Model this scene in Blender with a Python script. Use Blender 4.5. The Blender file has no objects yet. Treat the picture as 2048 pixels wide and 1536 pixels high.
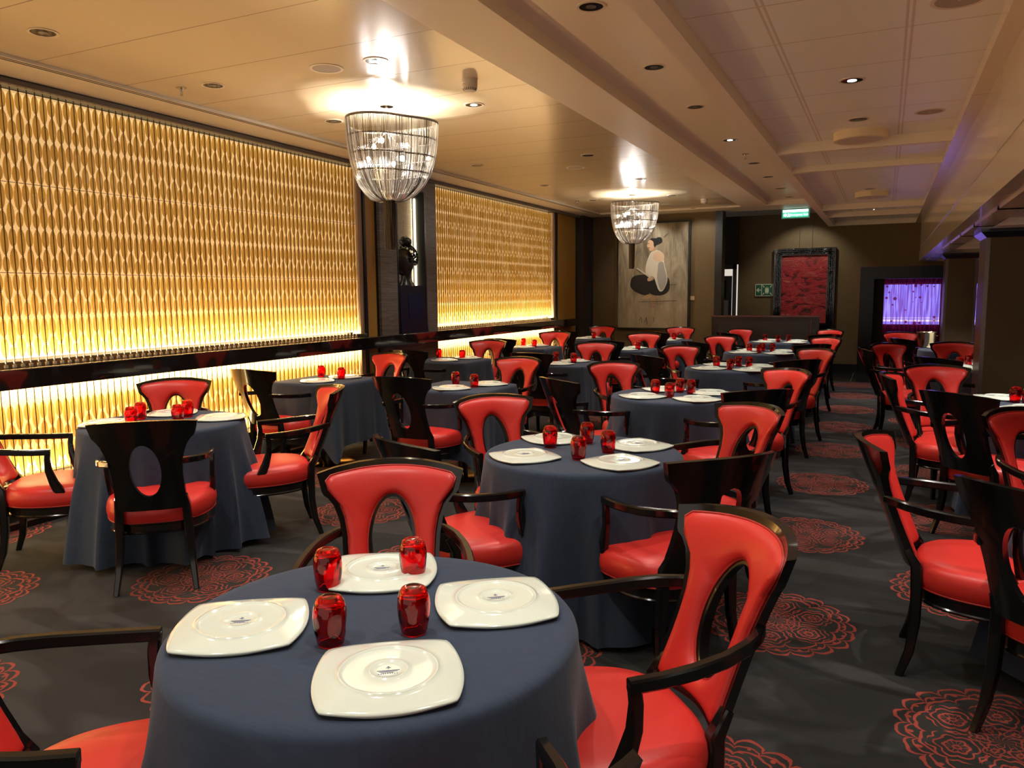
import bpy, bmesh, math, random
from mathutils import Vector, Matrix, noise
random.seed(7)
EXPOSURE = 0.22
AMBIENT = 0.6
CEIL_L = (.64,.53,.37)
CEIL_B = (.80,.71,.56)
CEIL_T = (.84,.84,.76)
PANEL_E = 0.5
LED_UP = 12.0
LED_LOW = 7.0
HEADER_FILL = 0.3
NICHE_E = 26.0
BULB_E = 160.0
CHAND_W = 75.0
LENS_E = 8.0
SPOT_W = 50.0
SPOT_ANG = 95
RIGHT_K = 1.6
CHAND_P = 5.0
SPOT_C = (1.,.95,.86)
PI = math.pi
C = bpy.context.scene.collection
sc = bpy.context.scene

# ------------------------------------------------------------------ camera, world, exposure
cam_d = bpy.data.cameras.new('camera'); cam = bpy.data.objects.new('camera', cam_d); C.objects.link(cam)
cam_d.sensor_fit = 'HORIZONTAL'; cam_d.sensor_width = 36.0; cam_d.lens = 27.158
cam_d.clip_start = 0.05; cam_d.clip_end = 100
right = Vector((0.90126355, 0.43316866, -0.00943041)); down = Vector((0.04193403, -0.10887127, -0.99317097)); fwd = Vector((-0.43123724, 0.89471334, -0.11628621))
M = Matrix.Identity(4)
for i in range(3):
    M[i][0] = right[i]; M[i][1] = -down[i]; M[i][2] = -fwd[i]
M[0][3], M[1][3], M[2][3] = 0.0, 0.0, 1.5
cam.matrix_world = M
sc.camera = cam
sc.view_settings.view_transform = 'Standard'; sc.view_settings.look = 'None'
sc.view_settings.exposure = EXPOSURE; sc.view_settings.gamma = 1.0; sc.view_settings.use_curve_mapping = False
w = bpy.data.worlds.new('world'); sc.world = w; w.use_nodes = True
w.node_tree.nodes['Background'].inputs[0].default_value = (1.0, 0.90, 0.78, 1)
w.node_tree.nodes['Background'].inputs[1].default_value = AMBIENT       # warm fill added for the unbuilt room behind the camera

# ------------------------------------------------------------------ helpers
def link_mesh(name, verts, faces, mats=None, parent=None, smooth=False, midx=None, uv=None):
    me = bpy.data.meshes.new(name)
    me.from_pydata([tuple(v) for v in verts], [], [tuple(f) for f in faces])
    if mats is not None:
        for m in (mats if isinstance(mats, (list, tuple)) else [mats]): me.materials.append(m)
    if midx: me.polygons.foreach_set('material_index', midx)
    if smooth: me.polygons.foreach_set('use_smooth', [True]*len(me.polygons))
    me.update()
    o = bpy.data.objects.new(name, me); C.objects.link(o)
    if parent is not None: o.parent = parent
    return o
def fixn(o):
    bm = bmesh.new(); bm.from_mesh(o.data); bmesh.ops.recalc_face_normals(bm, faces=bm.faces); bm.to_mesh(o.data); bm.free(); return o
def autosmooth(o, ang=40):
    me = o.data
    me.polygons.foreach_set('use_smooth', [True]*len(me.polygons))
    try: me.set_sharp_from_angle(angle=math.radians(ang))
    except Exception: pass
    return o
class MB:
    def __init__(s): s.v = []; s.f = []; s.m = []
    def add(s, v, f, mi=0):
        n = len(s.v); s.v += [tuple(p) for p in v]; s.f += [tuple(i+n for i in q) for q in f]; s.m += [mi]*len(f)
    def box(s, x0, x1, y0, y1, z0, z1, mi=0):
        v = [(x0,y0,z0),(x1,y0,z0),(x1,y1,z0),(x0,y1,z0),(x0,y0,z1),(x1,y0,z1),(x1,y1,z1),(x0,y1,z1)]
        s.add(v, [(0,3,2,1),(4,5,6,7),(0,1,5,4),(1,2,6,5),(2,3,7,6),(3,0,4,7)], mi)
    def cyl(s, cx, cy, z0, z1, r0, r1=None, n=24, mi=0):
        r1 = r0 if r1 is None else r1
        v = [(cx+r0*math.cos(2*PI*i/n), cy+r0*math.sin(2*PI*i/n), z0) for i in range(n)] + [(cx+r1*math.cos(2*PI*i/n), cy+r1*math.sin(2*PI*i/n), z1) for i in range(n)]
        f = [(i, (i+1) % n, n+(i+1) % n, n+i) for i in range(n)] + [tuple(range(n-1, -1, -1)), tuple(range(n, 2*n))]
        s.add(v, f, mi)
    def lathe(s, prof, cx=0, cy=0, n=32, mi=0, closed=False):
        k = len(prof); v = []
        for (r, z) in prof:
            for i in range(n): v.append((cx+r*math.cos(2*PI*i/n), cy+r*math.sin(2*PI*i/n), z))
        f = []
        for j in range(k-1 if not closed else k):
            a = j*n; b = ((j+1) % k)*n
            for i in range(n): f.append((a+i, a+(i+1) % n, b+(i+1) % n, b+i))
        if not closed:
            if prof[0][0] > 1e-6: f.append(tuple(range(n-1, -1, -1)))
            if prof[-1][0] > 1e-6: f.append(tuple(range((k-1)*n, k*n)))
        s.add(v, f, mi)
    def tube(s, pts, r, n=6, mi=0, closed=False, flat=None):
        """pts list of Vector, r float or list of (a,b) half sizes; frame kept upright"""
        pts = [Vector(p) for p in pts]; k = len(pts); v = []
        for i, p in enumerate(pts):
            if closed: t = pts[(i+1) % k]-pts[i-1]
            else: t = pts[min(i+1, k-1)]-pts[max(i-1, 0)]
            t.normalize()
            up = Vector((0, 0, 1)) if abs(t.z) < 0.9 else (Vector(flat) if flat else Vector((0, 1, 0)))
            sd = t.cross(up).normalized(); up = sd.cross(t).normalized()
            ra, rb = (r[i] if isinstance(r, list) else (r if isinstance(r, tuple) else (r, r)))
            for j in range(n):
                a = 2*PI*(j+.5)/n; c_, s_ = math.cos(a), math.sin(a)
                if n >= 8 or flat is not None:
                    c_ = math.copysign(abs(c_)**.45, c_); s_ = math.copysign(abs(s_)**.45, s_)
                v.append(p+sd*ra*c_+up*rb*s_)
        f = []
        for i in range(k if closed else k-1):
            a = i*n; b = ((i+1) % k)*n
            for j in range(n): f.append((a+j, a+(j+1) % n, b+(j+1) % n, b+j))
        if not closed: f += [tuple(range(n)), tuple(range((k-1)*n+n-1, (k-1)*n-1, -1))]
        s.add(v, f, mi)
    def build(s, name, mats, parent=None, smooth=None, fix=True):
        o = link_mesh(name, s.v, s.f, mats, parent, midx=s.m if (isinstance(mats, (list, tuple)) and len(mats) > 1) else None)
        if fix: fixn(o)
        if smooth is not None: autosmooth(o, smooth)
        return o
def bevel(o, wd=.004, seg=2):
    m = o.modifiers.new('bevel', 'BEVEL'); m.width = wd; m.segments = seg; m.limit_method = 'ANGLE'; return o
def tag(o, label=None, cat=None, group=None, kind=None):
    if label: o['label'] = label
    if cat: o['category'] = cat
    if group: o['group'] = group
    if kind: o['kind'] = kind
    return o
def empty(name, loc, rz=0, label=None, cat=None, group=None):
    o = bpy.data.objects.new(name, None); C.objects.link(o); o.location = loc; o.rotation_euler = (0, 0, rz); o.empty_display_size = .1
    return tag(o, label, cat, group)
def struct(o): o['kind'] = 'structure'; return o
KIDS = {}
def kids(o):
    if o.name not in KIDS: KIDS[o.name] = [c for c in C.objects if c.parent == o]
    return KIDS[o.name]
def copy_tree(o, parent=None):
    c = o.copy(); C.objects.link(c); c.parent = parent
    for ch in kids(o): copy_tree(ch, c)
    return c

# ------------------------------------------------------------------ materials
def mat(name, col, rough=.5, metal=0., spec=.5, coat=0., coat_r=.05, emit=None, es=0., trans=0., ior=1.45, alpha=1., sheen=0., sub=0.):
    m = bpy.data.materials.new(name); m.use_nodes = True; b = m.node_tree.nodes['Principled BSDF']
    b.inputs['Base Color'].default_value = (*col, 1); b.inputs['Roughness'].default_value = rough; b.inputs['Metallic'].default_value = metal
    b.inputs['Specular IOR Level'].default_value = spec; b.inputs['Coat Weight'].default_value = coat; b.inputs['Coat Roughness'].default_value = coat_r
    b.inputs['Transmission Weight'].default_value = trans; b.inputs['IOR'].default_value = ior; b.inputs['Alpha'].default_value = alpha
    b.inputs['Sheen Weight'].default_value = sheen
    if emit: b.inputs['Emission Color'].default_value = (*emit, 1); b.inputs['Emission Strength'].default_value = es
    return m
def nt(m): return m.node_tree, m.node_tree.nodes['Principled BSDF']
class V:
    """math node expression"""
    t = None
    def __init__(s, sock): s.s = sock
    @staticmethod
    def op(o, *a):
        n = V.t.nodes.new('ShaderNodeMath'); n.operation = o
        for i, x in enumerate(a):
            if isinstance(x, V): V.t.links.new(x.s, n.inputs[i])
            else: n.inputs[i].default_value = float(x)
        return V(n.outputs[0])
    def __add__(s, o): return V.op('ADD', s, o)
    def __radd__(s, o): return V.op('ADD', o, s)
    def __sub__(s, o): return V.op('SUBTRACT', s, o)
    def __rsub__(s, o): return V.op('SUBTRACT', o, s)
    def __mul__(s, o): return V.op('MULTIPLY', s, o)
    def __rmul__(s, o): return V.op('MULTIPLY', o, s)
    def __truediv__(s, o): return V.op('DIVIDE', s, o)
    def lt(s, o): return V.op('LESS_THAN', s, o)
    def gt(s, o): return V.op('GREATER_THAN', s, o)
def vf(o, *a): return V.op(o, *a)
def coords(t, kind='Object'):
    tc = t.nodes.new('ShaderNodeTexCoord'); return tc.outputs[kind]
def geo_pos(t): return t.nodes.new('ShaderNodeNewGeometry').outputs['Position']
def sep(t, s):
    n = t.nodes.new('ShaderNodeSeparateXYZ'); t.links.new(s, n.inputs[0]); return V(n.outputs[0]), V(n.outputs[1]), V(n.outputs[2])
def comb(t, x, y, z):
    n = t.nodes.new('ShaderNodeCombineXYZ')
    for i, q in enumerate((x, y, z)):
        if isinstance(q, V): t.links.new(q.s, n.inputs[i])
        else: n.inputs[i].default_value = q
    return n.outputs[0]
def noise_n(t, vec, scale, detail=3, rough=.5, dist=0., col=False):
    n = t.nodes.new('ShaderNodeTexNoise'); n.inputs['Scale'].default_value = scale; n.inputs['Detail'].default_value = detail
    n.inputs['Roughness'].default_value = rough; n.inputs['Distortion'].default_value = dist
    if vec is not None: t.links.new(vec, n.inputs['Vector'])
    return n.outputs['Color'] if col else V(n.outputs['Fac'])
def mapping(t, vec, scale=(1, 1, 1), loc=(0, 0, 0), rot=(0, 0, 0)):
    n = t.nodes.new('ShaderNodeMapping'); t.links.new(vec, n.inputs[0]); n.inputs['Scale'].default_value = scale; n.inputs['Location'].default_value = loc; n.inputs['Rotation'].default_value = rot
    return n.outputs[0]
def ramp(t, fac, stops, interp='LINEAR'):
    n = t.nodes.new('ShaderNodeValToRGB'); n.color_ramp.interpolation = interp
    while len(n.color_ramp.elements) < len(stops): n.color_ramp.elements.new(.5)
    for e, (p, c) in zip(n.color_ramp.elements, stops): e.position = p; e.color = (*c, 1)
    t.links.new(fac.s if isinstance(fac, V) else fac, n.inputs[0]); return n.outputs[0]
def mixc(t, fac, a, b):
    n = t.nodes.new('ShaderNodeMix'); n.data_type = 'RGBA'
    if isinstance(fac, V): t.links.new(fac.s, n.inputs[0])
    else: n.inputs[0].default_value = fac
    for i, q in ((6, a), (7, b)):
        if isinstance(q, tuple): n.inputs[i].default_value = (*q, 1)
        else: t.links.new(q, n.inputs[i])
    return n.outputs[2]
def bump(t, b, h, strength=.3, dist=.01):
    n = t.nodes.new('ShaderNodeBump'); n.inputs['Strength'].default_value = strength; n.inputs['Distance'].default_value = dist
    t.links.new(h.s if isinstance(h, V) else h, n.inputs['Height']); t.links.new(n.outputs[0], b.inputs['Normal']); return n

m_black = mat('black_lacquer', (.006, .0055, .005), .16, spec=.45, coat=.5, coat_r=.08)
m_leather = mat('red_leather', (.60, .03, .025), .36, spec=.5)
t, b = nt(m_leather); bump(t, b, noise_n(t, coords(t), 160, 3, .6), .12, .002); 
V.t = t
n1 = noise_n(t, coords(t), 5, 2); t.links.new(mixc(t, n1, (.56, .026, .020), (.66, .036, .028)), b.inputs['Base Color'])
m_piping = mat('red_piping', (.40, .022, .018), .4)
m_cloth = mat('navy_cloth', (.040, .052, .082), .9, spec=.15, sheen=.12)
t, b = nt(m_cloth); V.t = t
co = coords(t); x, y, z = sep(t, co)
weave = noise_n(t, mapping(t, co, (1, 9, 2)), 30, 4, .6)
crease = vf('MAXIMUM', vf('MAXIMUM', vf('ABSOLUTE', vf('ABSOLUTE', x)-.27).lt(.0035), vf('ABSOLUTE', vf('ABSOLUTE', y)-.23).lt(.0035)), vf('ABSOLUTE', z+.31).lt(.0045))
h = weave*.25+noise_n(t, co, 7, 3, .6)*.8+crease*.55
bump(t, b, h, .45, .006)
t.links.new(mixc(t, noise_n(t, mapping(t, co, (1, 6, 2)), 14, 4, .6), (.028, .040, .068), (.045, .062, .098)), b.inputs['Base Color'])
m_plate = mat('white_porcelain', (.72, .78, .68), .10, spec=.6, coat=.4)
m_mark = mat('blue_print', (.10, .11, .22), .4)
m_glass = mat('red_glass', (.85, .012, .014), .03, trans=1., ior=1.5, spec=.6)
m_metal = mat('steel', (.55, .53, .50), .22, metal=1.)
m_chrome = mat('chrome', (.8, .8, .8), .08, metal=1.)
m_darkmetal = mat('dark_metal', (.06, .055, .05), .35, metal=.6)
m_brass = mat('brass', (.75, .50, .2), .18, metal=1.)
m_offwhite = mat('offwhite_paint', (.70, .62, .50), .5)
m_wood = mat('dark_wood', (.03, .018, .012), .35, coat=.3)

# ------------------------------------------------------------------ carpet, tiles
YT = 13.86            # carpet ends, stone tiles begin
m_carpet = mat('carpet', (.03, .03, .03), .95, spec=.1, sheen=.1)
t, b = nt(m_carpet); V.t = t
P = geo_pos(t)
wob = noise_n(t, P, 16, 2, .5, col=True)
vm = t.nodes.new('ShaderNodeVectorMath'); vm.operation = 'MULTIPLY_ADD'; t.links.new(wob, vm.inputs[0]); vm.inputs[1].default_value = (.035, .035, 0); t.links.new(P, vm.inputs[2])
x, y, z = sep(t, vm.outputs[0]); x = x-.0175; y = y-.0175
xs = x+(x.gt(.02))*.14
k = vf('FLOOR', (xs+.39)/.95+.5)
u = xs+.39-k*.95
odd = vf('ABSOLUTE', k-vf('FLOOR', k/2.+.5/2)*2.); odd = vf('GREATER_THAN', vf('MODULO', vf('ABSOLUTE', k)+.25, 2.), 1.)
vv = y-3.58+odd*.7
vv = vv-vf('FLOOR', vv/1.4+.5)*1.4
u = u/.335; vv = vv/.36
r = vf('SQRT', u*u+vv*vv); th = vf('ARCTAN2', vv, u)
def sect(n, off=0.): return vf('FRACT', th*(n/(2*PI))+off+10.)-.5
def scal(n, base, amp, wd, off=0.):
    p = sect(n, off)*2.
    edge = base+amp*vf('SQRT', vf('MAXIMUM', 1.-p*p, 0.))
    return vf('ABSOLUTE', r-edge).lt(wd)
L = scal(20, .86, .13, .020)
L = vf('MAXIMUM', L, scal(20, .80, .085, .013))
p20 = sect(20)*2.; dot = vf('SQRT', (p20*.15)*(p20*.15)+(r-.86)*(r-.86)).lt(.028); L = vf('MAXIMUM', L, dot)
L = vf('MAXIMUM', L, scal(11, .70, .10, .016, .25))
def rose(n, rad, size, freq, lob, rmax, off=0.):
    a = sect(n, off)*(2*PI/n)
    lx = r*vf('COSINE', a)-rad; ly = r*vf('SINE', a)*1.05
    d = vf('SQRT', lx*lx+ly*ly); an = vf('ARCTAN2', ly, lx)
    q = d*freq-.32*vf('ABSOLUTE', vf('SINE', an*(lob/2.)))*(d/size)*2.2
    ln = (vf('ABSOLUTE', vf('FRACT', q+20.)-.5)).lt(.15)
    spokes = (vf('ABSOLUTE', vf('SINE', an*lob)).lt(.25))*(d.lt(size*.45))
    return vf('MAXIMUM', ln, spokes)*(d.lt(size))
L = vf('MAXIMUM', L, rose(6, .50, .27, 15., 6., 1.))
L = vf('MAXIMUM', L, rose(6, .22, .13, 20., 4., 1., .5)*(r.lt(.36)))
L = vf('MAXIMUM', L, (vf('ABSOLUTE', vf('SINE', th*6.+r*14.)).lt(.25))*(r.lt(.20)))
L = L*(r.lt(1.02))*(y.lt(YT))
pile = noise_n(t, P, 420, 2, .7)
L = L*(pile.gt(.36))
brush_shadow = noise_n(t, mapping(t, P, (.6, 1.7, 1), rot=(0, 0, .5)), 1.3, 2, .4, 1.6)  # carpet's brush bands together with shadow swaths, mixed into its colour
base = ramp(t, brush_shadow, [(.38, (.013, .012, .012)), (.46, (.021, .0195, .0195)), (.52, (.019, .018, .018)), (.58, (.040, .038, .038))])
base = mixc(t, noise_n(t, P, 260, 3, .8)*.55, base, (.009, .009, .009))
inside = (r.lt(.95))*.55
base = mixc(t, inside, base, (.020, .016, .012))
colr = mixc(t, L, base, (.27, .040, .026))
t.links.new(colr, b.inputs['Base Color']); bump(t, b, pile, .35, .004)
mb = MB(); mb.box(-5.25, 3.3, -2.0, YT, -.1, 0); struct(mb.build('floor', m_carpet))

m_tile = mat('black_stone_tile', (.012, .013, .012), .12, spec=.5)
t, b = nt(m_tile); V.t = t; x, y, z = sep(t, geo_pos(t))
gr = vf('MAXIMUM', vf('ABSOLUTE', vf('FRACT', (x+.47)/.6+20.)-.5).gt(.488), vf('ABSOLUTE', vf('FRACT', (y-.0)/.6+20.)-.5).gt(.488))
t.links.new(mixc(t, gr, (.012, .013, .012), (.12, .12, .11)), b.inputs['Base Color'])
mb = MB(); mb.box(-5.25, 3.3, YT, 16.6, -.1, 0); struct(mb.build('floor', m_tile))

# ------------------------------------------------------------------ ceilings
def ceil_mat(name, col, rough, coat=0., seams=None, seamcol=None, seamw=.004):
    m = mat(name, col, rough, spec=.5, coat=coat, coat_r=.12)
    t, b = nt(m); V.t = t
    if seams:
        x, y, z = sep(t, geo_pos(t)); g = None
        for (ax, off, step) in seams:
            q = (y if ax == 'y' else x)
            s_ = vf('ABSOLUTE', vf('FRACT', (q-off)/step+50.5)-.5).lt(seamw/step)
            g = s_ if g is None else vf('MAXIMUM', g, s_)
        t.links.new(mixc(t, g, col, seamcol), b.inputs['Base Color'])
    return m
m_cl = ceil_mat('left_ceiling_gloss', CEIL_L, .22, .0, [('y', 3.715, 1.222), ('y', 4.33, 1.222)], (.28, .22, .15), .0035)
m_cb = ceil_mat('ceiling_cream', CEIL_B, .42)
m_ch = ceil_mat('ceiling_channel', CEIL_B, .30)
m_ct = ceil_mat('ceiling_tile', CEIL_T, .35, 0., [('y', 3.717, .592), ('x', -.54, 20.), ('x', .061, 20.), ('x', -.565, 20.), ('x', .036, 20.)], (.66, .56, .45), .006)
def cbox(name, m, *a):
    mb = MB(); mb.box(*a); return struct(mb.build(name, m))
Y0 = -2.0
cbox('ceiling', m_cl, -4.64, -2.20, Y0, 13.30, 2.905, 3.0)
cbox('ceiling', m_cb, -5.30, -4.64, Y0, 14.05, 2.885, 3.0)
mb = MB(); mb.box(-4.70, -4.685, Y0, 13.5, 2.8835, 2.886); mb.box(-4.668, -4.655, Y0, 13.5, 2.8835, 2.886); struct(mb.build('trim_1', mat('seam_dark', (.12, .09, .06), .7)))  # two thin dark strips along the ceiling border
cbox('ceiling', m_cb, -2.20, -1.80, Y0, 13.30, 2.88, 3.0)
cbox('ceiling', m_cb, -4.64, -.93, 13.30, 14.05, 2.88, 3.0)
cbox('ceiling', m_ch, -1.80, -1.00, Y0, 13.30, 2.955, 3.0)
cbox('ceiling', mat('corridor_ceiling', (.42, .40, .36), .5), -4.64, -.93, 14.05, 15.6, 2.93, 3.0)
cbox('trim_2', m_cb, -1.00, -.895, Y0, 15.55, 2.67, 3.0)
cbox('ceiling', m_ct, -.895, .42, Y0, 7.22, 2.75, 3.0)
cbox('ceiling', m_ct, -.895, .42, 7.22, 8.42, 2.725, 3.0)
cbox('ceiling', m_ct, -.895, .42, 8.42, 15.55, 2.75, 3.0)
for i, (y0, y1) in enumerate([(7.17, 7.24), (8.34, 8.42), (12.42, 12.50), (13.66, 13.74), (15.45, 15.55)]):
    cbox('trim_%d' % (i+3), m_cb, -.895, .42, y0, y1, 2.67, 2.76)
m_bulk = ceil_mat('bulkhead_gloss', (.88, .78, .60), .20, .8, [('y', 3.2, 2.4)], (.70, .60, .45), .01)
cbox('trim_8', m_bulk, .42, .51, Y0, 15.55, 2.67, 3.0)
mb = MB(); mb.box(.51, .56, Y0, 15.55, 2.235, 3.0); struct(mb.build('trim_9', m_bulk))
mb = MB(); mb.box(.515, .57, Y0, 15.55, 2.16, 2.235); struct(mb.build('trim_10', m_bulk))
mb = MB(); mb.box(.500, .60, Y0, 15.55, 2.0, 2.16); struct(mb.build('trim_11', m_bulk))
m_cr = ceil_mat('right_ceiling', (.60, .55, .48), .45)
cbox('ceiling', m_cr, .60, 3.3, Y0, 16.4, 2.04, 2.14)
for i, y0 in enumerate([4.2, 5.6, 7.05, 8.3, 9.6, 10.9, 12.2, 13.5, 15.2]):
    cbox('trim_%d' % (12+i), m_cb, .60, 3.3, y0, y0+.10, 1.985, 2.045)
cbox('trim_21', m_bulk, .60, .74, Y0, 15.5, 1.985, 2.045)

# ------------------------------------------------------------------ walls
def wallpaper(name, c0, c1, rough=.6, metal=0.):
    m = mat(name, c0, rough, metal=metal, spec=.35); t, b = nt(m); V.t = t
    P = geo_pos(t)
    n = noise_n(t, mapping(t, P, (1, 1, .22)), 26, 5, .7)
    n2 = noise_n(t, P, 3, 3, .6)
    t.links.new(mixc(t, vf('MULTIPLY', n+n2, .5), c0, c1), b.inputs['Base Color']); bump(t, b, n, .15, .003); return m
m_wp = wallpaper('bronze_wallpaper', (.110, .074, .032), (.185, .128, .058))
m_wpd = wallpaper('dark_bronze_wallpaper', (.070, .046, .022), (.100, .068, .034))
m_gold = wallpaper('gold_leaf_panel', (.27, .150, .026), (.38, .215, .042), .42)
m_dark = mat('dark_brown_panel', (.030, .022, .018), .35, coat=.2)
m_blk = mat('black_trim', (.006, .006, .006), .3)
cbox('wall_left', m_dark, -5.45, -5.25, Y0, 14.0, 0, 2.95)
cbox('wall_left', m_dark, -5.30, -4.97, 13.34, 13.80, 0, 2.885)
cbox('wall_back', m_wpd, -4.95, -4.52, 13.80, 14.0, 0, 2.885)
cbox('wall_back', m_wp, -4.52, -2.70, 13.80, 14.0, 0, 2.885)
cbox('wall_back', m_blk, -2.70, -2.58, 13.76, 14.04, 0, 2.885)
cbox('wall_back', m_blk, -4.975, -4.95, 13.775, 13.84, 0, 2.885)
# corridor side and far wall
cbox('wall_corridor', mat('corridor_dark', (.020, .017, .013), .6), -5.3, -2.60, 15.50, 15.60, 2.02, 3.0)
cbox('wall_corridor', m_dark, -5.3, -3.75, 15.50, 15.60, 0, 2.02)
cbox('wall_far', m_wp, -2.60, -.43, 15.55, 15.70, .143, 2.95)
cbox('wall_far', m_wp, -.43, 2.2, 15.55, 15.70, 1.92, 2.95)
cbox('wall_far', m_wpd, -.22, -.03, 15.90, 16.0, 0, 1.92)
cbox('wall_far', m_dark, -.43, 3.3, 16.20, 16.3, 0, .86)
cbox('wall_far', m_dark, -.43, 3.3, 16.20, 16.3, 1.60, 2.1)
cbox('wall_far', m_dark, -.43, -.08, 16.20, 16.3, .86, 1.60)
cbox('wall_far', m_dark, .90, 1.25, 16.20, 16.3, .86, 1.60)
cbox('wall_far', m_dark, 2.2, 3.3, 16.20, 16.3, .86, 1.60)
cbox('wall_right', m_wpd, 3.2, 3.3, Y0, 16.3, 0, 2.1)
cbox('baseboard_far', m_blk, -2.60, -.43, 15.50, 15.56, 0, .143)
cbox('baseboard_left', m_blk, -5.25, -5.03, Y0, 13.34, 0, .30)
mb = MB(); mb.box(-5.03, -5.018, Y0, 13.34, .045, .06); struct(mb.build('trim_22', m_metal))
# black portal around the window bay
mb = MB(); mb.box(-.43, -.20, 15.52, 15.95, 0, 1.92); mb.box(-.20, 2.3, 15.52, 15.95, 1.70, 1.92); struct(mb.build('trim_23', m_blk))
mb = MB(); mb.box(-.436, -.43, 15.515, 15.53, 0, 1.925); mb.box(-.436, 2.2, 15.515, 15.53, 1.92, 1.926); struct(mb.build('trim_24', mat('copper_edge', (.25, .06, .05), .3)))
# windows: bluish daylight behind frosted glass
m_win = mat('evening_window_glass', (.02, .03, .1), .3, emit=(.16, .27, 1.0), es=2.6)
t, b = nt(m_win); V.t = t; x, y, z = sep(t, geo_pos(t))
band = vf('MAXIMUM', (vf('ABSOLUTE', z-.93).lt(.018))*1.0, (vf('ABSOLUTE', z-.98).lt(.012))*.5)
t.links.new(mixc(t, band, mixc(t, noise_n(t, geo_pos(t), 2.2, 2), (.13, .20, 1.0), (.22, .36, 1.0)), (.5, .8, 1.)), b.inputs['Emission Color'])
for i, (a, c) in enumerate([(-.08, .90), (1.25, 2.2)]):
    mb = MB(); mb.box(a, c, 16.22, 16.26, .86, 1.60); wn = struct(mb.build('window_%d' % (i+1), m_win))
    mb = MB(); mb.box(a-.03, a, 16.17, 16.24, .84, 1.62); mb.box(c, c+.03, 16.17, 16.24, .84, 1.62); mb.box(a, c, 16.17, 16.24, .84, .862); mb.box(a, c, 16.17, 16.24, 1.598, 1.62)
    mb.build('window_frame', m_metal, wn)
# red sheer curtain with dots
m_cur = bpy.data.materials.new('red_sheer_curtain'); m_cur.use_nodes = True; t = m_cur.node_tree; V.t = t
for n in list(t.nodes): t.nodes.remove(n)
out = t.nodes.new('ShaderNodeOutputMaterial'); tr = t.nodes.new('ShaderNodeBsdfTransparent'); tl = t.nodes.new('ShaderNodeBsdfTranslucent'); df = t.nodes.new('ShaderNodeBsdfDiffuse')
a1 = t.nodes.new('ShaderNodeAddShader'); mx = t.nodes.new('ShaderNodeMixShader')
tr.inputs[0].default_value = (.85, .42, .60, 1); tl.inputs[0].default_value = (.34, .012, .05, 1); df.inputs[0].default_value = (.16, .006, .012, 1)
P = geo_pos(t); x, y, z = sep(t, P)
vo = t.nodes.new('ShaderNodeTexVoronoi'); vo.inputs['Scale'].default_value = 9.; vo.inputs['Randomness'].default_value = .55
t.links.new(comb(t, x, 0., z), vo.inputs['Vector'])
d = V(vo.outputs['Distance']); sx, sy, sz = sep(t, vo.outputs['Color'])
dots = d.lt(.17+.16*sx)
strp = noise_n(t, comb(t, x*1., 0., z*.04), 34, 2, .6)
fac = vf('MINIMUM', vf('MAXIMUM', (strp-.42)*4.+.25, .10), .72)
fac = vf('MAXIMUM', fac, dots*.97)
t.links.new(tl.outputs[0], a1.inputs[0]); t.links.new(df.outputs[0], a1.inputs[1])
t.links.new(fac.s, mx.inputs[0]); t.links.new(tr.outputs[0], mx.inputs[1]); t.links.new(a1.outputs[0], mx.inputs[2]); t.links.new(mx.outputs[0], out.inputs[0])
def curtain(x0, x1, label):
    n = int((x1-x0)*160); vs = []; fs = []
    for i in range(n+1):
        xx = x0+(x1-x0)*i/n; yy = 16.06+.018*math.sin(xx*62)+.010*math.sin(xx*151+1)
        for zz in (.02, .5, 1., 1.45, 1.72): vs.append((xx+.004*math.sin(zz*9+xx*20), yy, zz))
    for i in range(n):
        for j in range(4): a = i*5+j; fs.append((a, a+5, a+6, a+1))
    o = link_mesh('curtain', vs, fs, m_cur, smooth=True); tag(o, label, 'curtain', 'sheer curtains in the window bay'); 
    mb = MB(); mb.tube([(x0-.03, 16.06, 1.735), (x1+.03, 16.06, 1.735)], .010, 8); mb.build('curtain_rail', m_metal, o)
    return o
curtain(-.05, 1.02, 'sheer red dotted curtain glowing blue over the window left of the pillars')
curtain(1.10, 2.15, 'sheer red dotted curtain seen as a sliver between the two pillars')

# service door of the corridor
mb = MB(); mb.box(-2.68, -2.62, 15.42, 15.52, 0, 2.02); mb.box(-3.60, -2.62, 15.42, 15.52, 1.93, 2.02); mb.box(-3.66, -3.60, 15.42, 15.52, 0, 2.02)
dr = struct(mb.build('door_1', mat('door_frame_paint', (.05, .048, .044), .5))); 
mb = MB(); mb.box(-3.60, -2.70, 15.47, 15.50, 0, 1.80); mb.build('door_leaf', mat('steel_door', (.10, .10, .10), .35, metal=.7), dr)
mb = MB(); mb.box(-3.5, -2.80, 15.458, 15.472, 1.36, 1.72); mb.build('door_window', m_blk, dr)
mb = MB(); mb.box(-3.60, -2.76, 15.45, 15.472, .2, 1.33); mb.build('kick_plate', mat('brushed_steel', (.30, .30, .28), .45, metal=.8), dr)

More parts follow.
